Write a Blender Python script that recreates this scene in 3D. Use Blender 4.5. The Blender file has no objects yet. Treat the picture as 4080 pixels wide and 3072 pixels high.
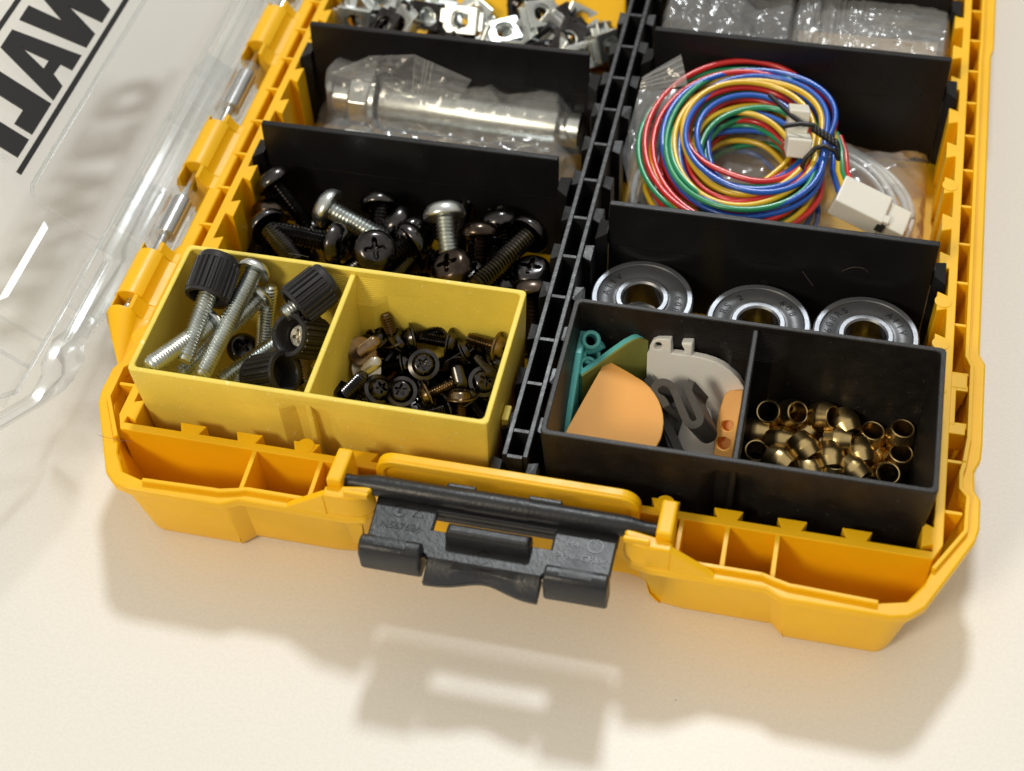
import bpy, bmesh, math, random, json
from mathutils import Vector, Matrix, Quaternion, noise
from mathutils.geometry import tessellate_polygon
random.seed(7)
R = math.radians
S = 0.001                                   # everything below is written in millimetres
scene = bpy.context.scene
col = scene.collection

# ------------------------------------------------------------------ camera, world, lamps, exposure
CC = Vector((136.12, -181.42, 284.14))
CR = Matrix(((0.974902, 0.218877, -0.040729), (0.144873, -0.762594, -0.630446), (-0.16905, 0.608722, -0.775164)))
cam = bpy.data.cameras.new('camera'); camo = bpy.data.objects.new('camera', cam); col.objects.link(camo)
rt, dn, fw = CR[0], CR[1], CR[2]
mw = Matrix((rt, -dn, -fw)).transposed().to_4x4(); mw.translation = CC * S
camo.matrix_world = mw
cam.sensor_width = 36.0; cam.lens = 5988.75 / 4080 * 36.0
cam.clip_start = 0.01; cam.clip_end = 20
cam.dof.use_dof = True; cam.dof.focus_distance = 0.338; cam.dof.aperture_fstop = 15.5
scene.camera = camo

world = bpy.data.worlds.new('World'); scene.world = world; world.use_nodes = True
bgn = world.node_tree.nodes['Background']
bgn.inputs[1].default_value = 1.0
WN, WL = world.node_tree.nodes, world.node_tree.links            # a plain room: light ceiling above, dimmer walls around
wt = WN.new('ShaderNodeTexCoord'); wx = WN.new('ShaderNodeSeparateXYZ'); wr = WN.new('ShaderNodeValToRGB')
WL.new(wt.outputs['Generated'], wx.inputs[0]); WL.new(wx.outputs['Z'], wr.inputs['Fac']); WL.new(wr.outputs['Color'], bgn.inputs[0])
wr.color_ramp.elements[0].position = 0.0; wr.color_ramp.elements[0].color = (.19, .168, .135, 1)
wr.color_ramp.elements[1].position = 0.85; wr.color_ramp.elements[1].color = (.60, .57, .51, 1)

def lamp(name, direction, dist, size, power, color, target=(85, 40, 20)):
    l = bpy.data.lights.new(name, 'AREA'); l.shape = 'DISK'; l.size = size; l.energy = power; l.color = color
    o = bpy.data.objects.new(name, l); col.objects.link(o)
    d = Vector(direction).normalized(); o.location = Vector(target) * S + d * dist
    o.rotation_euler = (-d).to_track_quat('-Z', 'Y').to_euler()
    return o
lamp('ceiling_lamp', (-0.07, 0.66, 1.0), 1.9, 0.22, 17.2, (0.95, 0.985, 1.0))
lamp('room_lamp', (-0.70, -1.05, 1.0), 3.0, 0.70, 38.0, (1.0, 0.87, 0.66))

scene.view_settings.view_transform = 'Standard'; scene.view_settings.look = 'None'
scene.view_settings.exposure = 0.0; scene.view_settings.gamma = 1.0
scene.cycles.max_bounces = 10; scene.cycles.transparent_max_bounces = 24; scene.cycles.glossy_bounces = 6
scene.cycles.caustics_reflective = False; scene.cycles.caustics_refractive = False
scene.cycles.sample_clamp_indirect = 6.0
scene.cycles.use_denoising = True

# ------------------------------------------------------------------ materials
def new_mat(name):
    m = bpy.data.materials.new(name); m.use_nodes = True
    return m, m.node_tree.nodes, m.node_tree.links, m.node_tree.nodes['Principled BSDF']
def surf(name, c, rough=.5, metal=0., bump=0., bscale=600., var=0., vscale=80., spec=.5, rvar=0., sss=0., coat=0., aniso_layers=None, c2=None, sparkle=None):
    """principled surface with object-space grain: colour variation, roughness variation, fine bump, optional print layers and sparkle painted as paler specks"""
    m, N, L, b = new_mat(name)
    b.inputs['Base Color'].default_value = (*c, 1); b.inputs['Roughness'].default_value = rough
    b.inputs['Metallic'].default_value = metal; b.inputs['Specular IOR Level'].default_value = spec
    if coat: b.inputs['Coat Weight'].default_value = coat; b.inputs['Coat Roughness'].default_value = .15
    if sss:
        b.inputs['Subsurface Weight'].default_value = sss; b.inputs['Subsurface Radius'].default_value = (.0022, .0012, .0005)
        b.inputs['Subsurface Scale'].default_value = 1.0
    tc = N.new('ShaderNodeTexCoord')
    if var:
        n = N.new('ShaderNodeTexNoise'); n.inputs['Scale'].default_value = vscale; n.inputs['Detail'].default_value = 4
        L.new(tc.outputs['Object'], n.inputs['Vector'])
        r = N.new('ShaderNodeValToRGB'); r.color_ramp.elements[0].position = .35; r.color_ramp.elements[1].position = .65
        cc = c2 or tuple(x * (1 - var) for x in c)
        r.color_ramp.elements[0].color = (*cc, 1); r.color_ramp.elements[1].color = (*(c if c2 else tuple(min(1, x * (1 + var * .5)) for x in c)), 1)
        L.new(n.outputs['Fac'], r.inputs['Fac']); last = r.outputs['Color']
        if sparkle:  # sparkle painted into the base colour as paler specks
            v = N.new('ShaderNodeTexNoise'); v.inputs['Scale'].default_value = 900; v.inputs['Detail'].default_value = 1
            L.new(tc.outputs['Object'], v.inputs['Vector'])
            rr = N.new('ShaderNodeValToRGB'); rr.color_ramp.elements[0].position = .70; rr.color_ramp.elements[1].position = .76
            L.new(v.outputs['Fac'], rr.inputs['Fac'])
            mx = N.new('ShaderNodeMix'); mx.data_type = 'RGBA'; L.new(rr.outputs['Color'], mx.inputs['Factor'])
            L.new(last, mx.inputs[6]); mx.inputs[7].default_value = (*sparkle, 1); last = mx.outputs[2]
        L.new(last, b.inputs['Base Color'])
    if rvar:
        n = N.new('ShaderNodeTexNoise'); n.inputs['Scale'].default_value = 220; n.inputs['Detail'].default_value = 3
        L.new(tc.outputs['Object'], n.inputs['Vector'])
        mr = N.new('ShaderNodeMapRange'); mr.inputs['To Min'].default_value = max(.03, rough - rvar); mr.inputs['To Max'].default_value = rough + rvar
        L.new(n.outputs['Fac'], mr.inputs['Value']); L.new(mr.outputs['Result'], b.inputs['Roughness'])
    h = None
    if bump:
        n = N.new('ShaderNodeTexNoise'); n.inputs['Scale'].default_value = bscale; n.inputs['Detail'].default_value = 3
        L.new(tc.outputs['Object'], n.inputs['Vector']); h = n.outputs['Fac']
        bp = N.new('ShaderNodeBump'); bp.inputs['Strength'].default_value = bump; bp.inputs['Distance'].default_value = .0002
        L.new(h, bp.inputs['Height'])
        if aniso_layers:
            w = N.new('ShaderNodeTexWave'); w.wave_type = 'BANDS'; w.bands_direction = 'Z'; w.inputs['Scale'].default_value = aniso_layers
            w.inputs['Distortion'].default_value = .25; w.inputs['Detail'].default_value = 1
            L.new(tc.outputs['Object'], w.inputs['Vector'])
            b2 = N.new('ShaderNodeBump'); b2.inputs['Strength'].default_value = .16; b2.inputs['Distance'].default_value = .00015
            L.new(w.outputs['Fac'], b2.inputs['Height']); L.new(bp.outputs['Normal'], b2.inputs['Normal']); bp = b2
        L.new(bp.outputs['Normal'], b.inputs['Normal'])
    if name in ('yellow_case_plastic', 'black_moulded_plastic', 'dark_rubber_seal'):
        mp = N.new('ShaderNodeMapping'); mp.inputs['Rotation'].default_value = (.3, .2, .5); mp.inputs['Scale'].default_value = (90, 1600, 900)
        L.new(tc.outputs['Object'], mp.inputs['Vector']); sn = N.new('ShaderNodeTexNoise'); sn.inputs['Scale'].default_value = 1.0; sn.inputs['Detail'].default_value = 2
        L.new(mp.outputs['Vector'], sn.inputs['Vector']); sr = N.new('ShaderNodeValToRGB'); sr.color_ramp.elements[0].position = .62; sr.color_ramp.elements[1].position = .72
        L.new(sn.outputs['Fac'], sr.inputs['Fac']); sb = N.new('ShaderNodeBump'); sb.inputs['Strength'].default_value = .12; sb.inputs['Distance'].default_value = .0001
        L.new(sr.outputs['Color'], sb.inputs['Height']); L.new(bp.outputs['Normal'], sb.inputs['Normal']); L.new(sb.outputs['Normal'], b.inputs['Normal'])
    return m
def film(name, tint, fres, haze, rough=.08, hazec=(.85, .85, .85), bump=0.):
    """thin clear plastic: mostly see-through, a fresnel gloss and a little milky scatter"""
    m, N, L, b = new_mat(name); N.remove(b); out = N['Material Output']
    tr = N.new('ShaderNodeBsdfTransparent'); tr.inputs[0].default_value = (*tint, 1)
    gl = N.new('ShaderNodeBsdfGlossy'); gl.inputs['Roughness'].default_value = rough; gl.inputs[0].default_value = (1, 1, 1, 1)
    df = N.new('ShaderNodeBsdfDiffuse'); df.inputs[0].default_value = (*hazec, 1)
    lw = N.new('ShaderNodeLayerWeight'); lw.inputs['Blend'].default_value = .12
    mul = N.new('ShaderNodeMath'); mul.operation = 'MULTIPLY_ADD'; mul.inputs[1].default_value = fres; mul.inputs[2].default_value = .035
    L.new(lw.outputs['Fresnel'], mul.inputs[0])
    m1 = N.new('ShaderNodeMixShader'); m1.inputs[0].default_value = haze; L.new(tr.outputs[0], m1.inputs[1]); L.new(df.outputs[0], m1.inputs[2])
    m2 = N.new('ShaderNodeMixShader'); L.new(mul.outputs[0], m2.inputs[0]); L.new(m1.outputs[0], m2.inputs[1]); L.new(gl.outputs[0], m2.inputs[2])
    L.new(m2.outputs[0], out.inputs['Surface'])
    if bump:
        tc = N.new('ShaderNodeTexCoord'); n = N.new('ShaderNodeTexNoise'); n.inputs['Scale'].default_value = 75; n.inputs['Detail'].default_value = 2
        L.new(tc.outputs['Object'], n.inputs['Vector'])
        bp = N.new('ShaderNodeBump'); bp.inputs['Strength'].default_value = bump; bp.inputs['Distance'].default_value = .002
        L.new(n.outputs['Fac'], bp.inputs['Height']); L.new(bp.outputs['Normal'], gl.inputs['Normal'])
    return m
M = {}
M['table'] = surf('off_white_table', (.80, .785, .745), .37, bump=.10, bscale=1500, var=.04, vscale=1400)
M['case'] = surf('yellow_case_plastic', (.92, .515, .006), .38, bump=.05, bscale=500, var=.07, vscale=45, rvar=.1, sss=.12, spec=.4)
M['bin_yellow'] = surf('lemon_printed_plastic', (.88, .69, .10), .5, bump=.3, bscale=1300, var=.07, vscale=90, sparkle=(.95, .84, .35), aniso_layers=620, sss=.10)
M['bin_black'] = surf('black_printed_plastic', (.014, .0125, .012), .44, bump=.22, bscale=1600, var=.3, vscale=300, sparkle=(.045, .042, .04), spec=.32, aniso_layers=620)
M['black'] = surf('black_moulded_plastic', (.009, .009, .0105), .30, bump=.10, bscale=900, var=.25, vscale=60, rvar=.08, spec=.32)
M['rail'] = surf('scuffed_black_plastic', (.016, .017, .02), .38, bump=.45, bscale=500, var=.6, vscale=350, rvar=.15)
M['latch'] = surf('grained_black_nylon', (.013, .014, .017), .4, bump=.45, bscale=1100, var=.2, vscale=200, rvar=.08)
M['clear'] = film('clear_lid_plastic', (.993, .994, .992), .5, .03, .06)
M['clear_edge'] = film('clear_lid_edge', (.968, .98, .985), .7, .08, .14)
M['clear_soft'] = film('clear_lid_satin', (.975, .985, .985), .5, .05, .24)
M['print'] = surf('black_print', (.012, .012, .013), .4)
M['film'] = film('bag_film', (.96, .96, .95), 1.5, .17, .17, (.9, .92, .94), bump=.10)
M['steel'] = surf('bright_steel', (.62, .62, .62), .2, 1., bump=.05, rvar=.06)
M['zinc'] = surf('zinc_plate', (.72, .755, .745), .30, 1., var=.15, vscale=300, rvar=.08)
M['blackox'] = surf('black_oxide_steel', (.082, .078, .079), .2, 1., var=.4, vscale=260, rvar=.10, spec=.6)
M['brown'] = surf('worn_bronzed_steel', (.105, .08, .064), .24, 1., var=.5, vscale=260, rvar=.10)
M['gold'] = surf('worn_brassy_steel', (.30, .225, .135), .25, 1., c2=(.11, .085, .06), var=.5, vscale=260, rvar=.1)
M['copper'] = surf('copper_coloured_steel', (.30, .21, .13), .27, 1., var=.4, vscale=260, rvar=.1)
M['silver'] = surf('pale_worn_steel', (.62, .58, .48), .34, 1., var=.2, vscale=300, rvar=.1)
M['brass'] = surf('brass', (.70, .52, .24), .29, 1., var=.15, vscale=300, rvar=.07)
M['knob'] = surf('black_knurled_plastic', (.02, .019, .02), .36, bump=.2, bscale=900, var=.3, vscale=200)
M['ring'] = surf('ground_bearing_steel', (.32, .335, .36), .48, 1., bump=.2, bscale=900, rvar=.08)
M['seal'] = surf('dark_rubber_seal', (.075, .08, .088), .33, bump=.15, bscale=700)
M['bore'] = surf('bore_steel', (.45, .44, .42), .2, 1.)
M['engrave'] = surf('moulded_lettering', (.008, .008, .01), .6)
for n, c in dict(red=(.60, .022, .022), blue=(.012, .10, .52), green=(.02, .27, .12), yellow=(.72, .47, .02), white=(.72, .72, .70)).items():
    M['w_' + n] = surf(n + '_wire_sheath', c, .27, coat=.25)
M['paper'] = surf('golden_glint_paper', (.62, .42, .20), .5, var=.5, vscale=90, c2=(.85, .72, .52))  # mottled gold tone paints golden glints under the bag film
M['fibre'] = surf('dust_fibre', (.16, .13, .10), .8)
M['nylon'] = surf('white_nylon', (.78, .77, .70), .38, sss=.15)
M['tie'] = surf('black_tie', (.012, .012, .013), .4)
M['orange'] = surf('orange_printed_plastic', (.93, .44, .095), .5, bump=.12, bscale=900, var=.03, vscale=60, sss=.2)
M['white'] = surf('white_printed_plastic', (.88, .87, .84), .5, bump=.1, bscale=900, sss=.2)
M['olive'] = surf('olive_printed_plastic', (.27, .29, .065), .5, bump=.1, bscale=900)
M['teal'] = surf('teal_printed_plastic', (.15, .60, .58), .42, bump=.3, bscale=900, sss=.1)
M['clip'] = surf('grey_black_printed_plastic', (.075, .072, .07), .42, bump=.3, bscale=900)

# ------------------------------------------------------------------ mesh helpers (millimetres)
class MB:
    def __init__(s): s.v = []; s.f = []; s.mi = []
    def add(s, verts, faces):
        o = len(s.v); s.v += [tuple(p) for p in verts]; s.f += [tuple(i + o for i in f) for f in faces]
    def box(s, x0, x1, y0, y1, z0, z1):
        s.add([(x0, y0, z0), (x1, y0, z0), (x1, y1, z0), (x0, y1, z0), (x0, y0, z1), (x1, y0, z1), (x1, y1, z1), (x0, y1, z1)],
              [(0, 3, 2, 1), (4, 5, 6, 7), (0, 1, 5, 4), (1, 2, 6, 5), (2, 3, 7, 6), (3, 0, 4, 7)])
    def hexa(s, p):   # 8 corner points, bottom 4 then top 4
        s.add(p, [(0, 3, 2, 1), (4, 5, 6, 7), (0, 1, 5, 4), (1, 2, 6, 5), (2, 3, 7, 6), (3, 0, 4, 7)])
    def rings(s, rs, cap0=False, cap1=False, closed=False):
        n = len(rs[0]); vs = [p for r in rs for p in r]; fs = []
        K = len(rs)
        for k in range(K if closed else K - 1):
            a = k * n; b = ((k + 1) % K) * n
            for i in range(n):
                j = (i + 1) % n; fs.append((a + i, a + j, b + j, b + i))
        if cap0: fs.append(tuple(range(n))[::-1])
        if cap1: fs.append(tuple((K - 1) * n + i for i in range(n)))
        s.add(vs, fs)
    def lathe(s, prof, n=32, M4=None, closed=False, cap0=False, cap1=False):
        rs = [[(r * math.cos(2 * math.pi * i / n), r * math.sin(2 * math.pi * i / n), z) for i in range(n)] for r, z in prof]
        if M4 is not None: rs = [[tuple(M4 @ Vector(p)) for p in r] for r in rs]
        s.rings(rs, cap0, cap1, closed)
    def plate(s, outer, holes, z0, z1):
        loops = [outer] + list(holes)
        pts = [p for l in loops for p in l]
        tri = tessellate_polygon([[Vector((p[0], p[1], 0)) for p in l] for l in loops])
        n = len(pts); vs = [(p[0], p[1], z0) for p in pts] + [(p[0], p[1], z1) for p in pts]; fs = []
        for t in tri:
            a, b, c = t
            ar = (pts[b][0] - pts[a][0]) * (pts[c][1] - pts[a][1]) - (pts[b][1] - pts[a][1]) * (pts[c][0] - pts[a][0])
            if ar < 0: a, b, c = a, c, b
            fs.append((a + n, b + n, c + n)); fs.append((a, c, b))
        o = 0
        for li, l in enumerate(loops):
            m = len(l); ar = sum(l[i][0] * l[(i + 1) % m][1] - l[(i + 1) % m][0] * l[i][1] for i in range(m))
            ccw = (ar > 0) == (li == 0)
            for i in range(m):
                j = (i + 1) % m
                fs.append((o + i, o + j, o + j + n, o + i + n) if ccw else (o + j, o + i, o + i + n, o + j + n))
            o += m
        s.add(vs, fs)
    def tube(s, pts, r, n=8, closed=False, caps=True):
        pts = [Vector(p) for p in pts]; K = len(pts); rs = []
        t0 = (pts[1] - pts[0]).normalized()
        up = Vector((0, 0, 1)) if abs(t0.z) < .9 else Vector((1, 0, 0))
        nrm = t0.cross(up).normalized()
        for k in range(K):
            if closed: t = (pts[(k + 1) % K] - pts[k - 1]).normalized()
            else: t = (pts[min(k + 1, K - 1)] - pts[max(k - 1, 0)]).normalized()
            nrm = (nrm - t * nrm.dot(t)).normalized(); bn = t.cross(nrm)
            rr = r(k / (K - 1)) if callable(r) else r
            rs.append([tuple(pts[k] + (nrm * math.cos(2 * math.pi * i / n) + bn * math.sin(2 * math.pi * i / n)) * rr) for i in range(n)])
        s.rings(rs, caps and not closed, caps and not closed, closed)
    def extrude_path(s, prof, y0, y1):      # xz profile along y
        s.rings([[(x, y0, z) for x, z in prof], [(x, y1, z) for x, z in prof]], True, True)
    def build(s, name, mat, parent=None, org=(0, 0, 0), smooth=None, bevel=0, seg=2):
        me = bpy.data.meshes.new(name)
        me.from_pydata([((p[0] - org[0]) * S, (p[1] - org[1]) * S, (p[2] - org[2]) * S) for p in s.v], [], s.f)
        bm = bmesh.new(); bm.from_mesh(me); bmesh.ops.recalc_face_normals(bm, faces=bm.faces); bm.to_mesh(me); bm.free()
        me.materials.append(M[mat] if isinstance(mat, str) else mat)
        if smooth is not None:
            me.polygons.foreach_set('use_smooth', [True] * len(me.polygons)); me.set_sharp_from_angle(angle=R(smooth))
        o = bpy.data.objects.new(name, me); col.objects.link(o)
        if parent is not None: o.parent = parent
        if bevel:
            md = o.modifiers.new('edge', 'BEVEL'); md.width = bevel * S; md.segments = seg; md.limit_method = 'ANGLE'; md.angle_limit = R(38)
            md.use_clamp_overlap = True; md.harden_normals = False
        return o
def tag(o, label=None, cat=None, group=None, kind=None):
    if label: o['label'] = label
    if cat: o['category'] = cat
    if group: o['group'] = group
    if kind: o['kind'] = kind
    return o
def thing(name, label, cat, loc=(0, 0, 0), group=None):
    o = bpy.data.objects.new(name, None); o.empty_display_size = .005; col.objects.link(o); o.location = Vector(loc) * S
    return tag(o, label, cat, group)
def kids(o): return [c for c in bpy.data.objects if c.parent == o]
def copy_tree(o, parent=None):
    c = o.copy(); col.objects.link(c); c.parent = parent
    for ch in KIDS.get(o.name, kids(o)): copy_tree(ch, c)
    return c
KIDS = {}
def pose(o, p, zaxis, spin=0.):
    q = Vector((0, 0, 1)).rotation_difference(Vector(zaxis).normalized()) @ Quaternion((0, 0, 1), spin)
    o.rotation_mode = 'QUATERNION'; o.rotation_quaternion = q; o.location = Vector(p) * S
def offset(poly, d):      # inset a CCW polygon by d
    n = len(poly); out = []
    for i in range(n):
        a = Vector(poly[i - 1]); b = Vector(poly[i]); c = Vector(poly[(i + 1) % n])
        e1 = (b - a).normalized(); e2 = (c - b).normalized()
        n1 = Vector((-e1.y, e1.x)); n2 = Vector((-e2.y, e2.x)); k = 1 + n1.dot(n2)
        out.append(tuple(b + (n1 + n2) * (d / max(k, .35))))
    return out
def text_mesh(body, size, depth, font_space=1.0):
    cu = bpy.data.curves.new('t', 'FONT'); cu.body = body; cu.size = size * S; cu.extrude = depth * S; cu.align_x = 'CENTER'; cu.align_y = 'CENTER'; cu.space_character = font_space
    o = bpy.data.objects.new('t', cu); col.objects.link(o)
    me = bpy.data.meshes.new_from_object(o.evaluated_get(bpy.context.evaluated_depsgraph_get()))
    bpy.data.objects.remove(o); return me
def mesh_part(name, me, mat, parent, mat4):
    me.materials.clear(); me.materials.append(M[mat]); o = bpy.data.objects.new(name, me); col.objects.link(o); o.parent = parent
    o.matrix_local = mat4; return o
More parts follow.
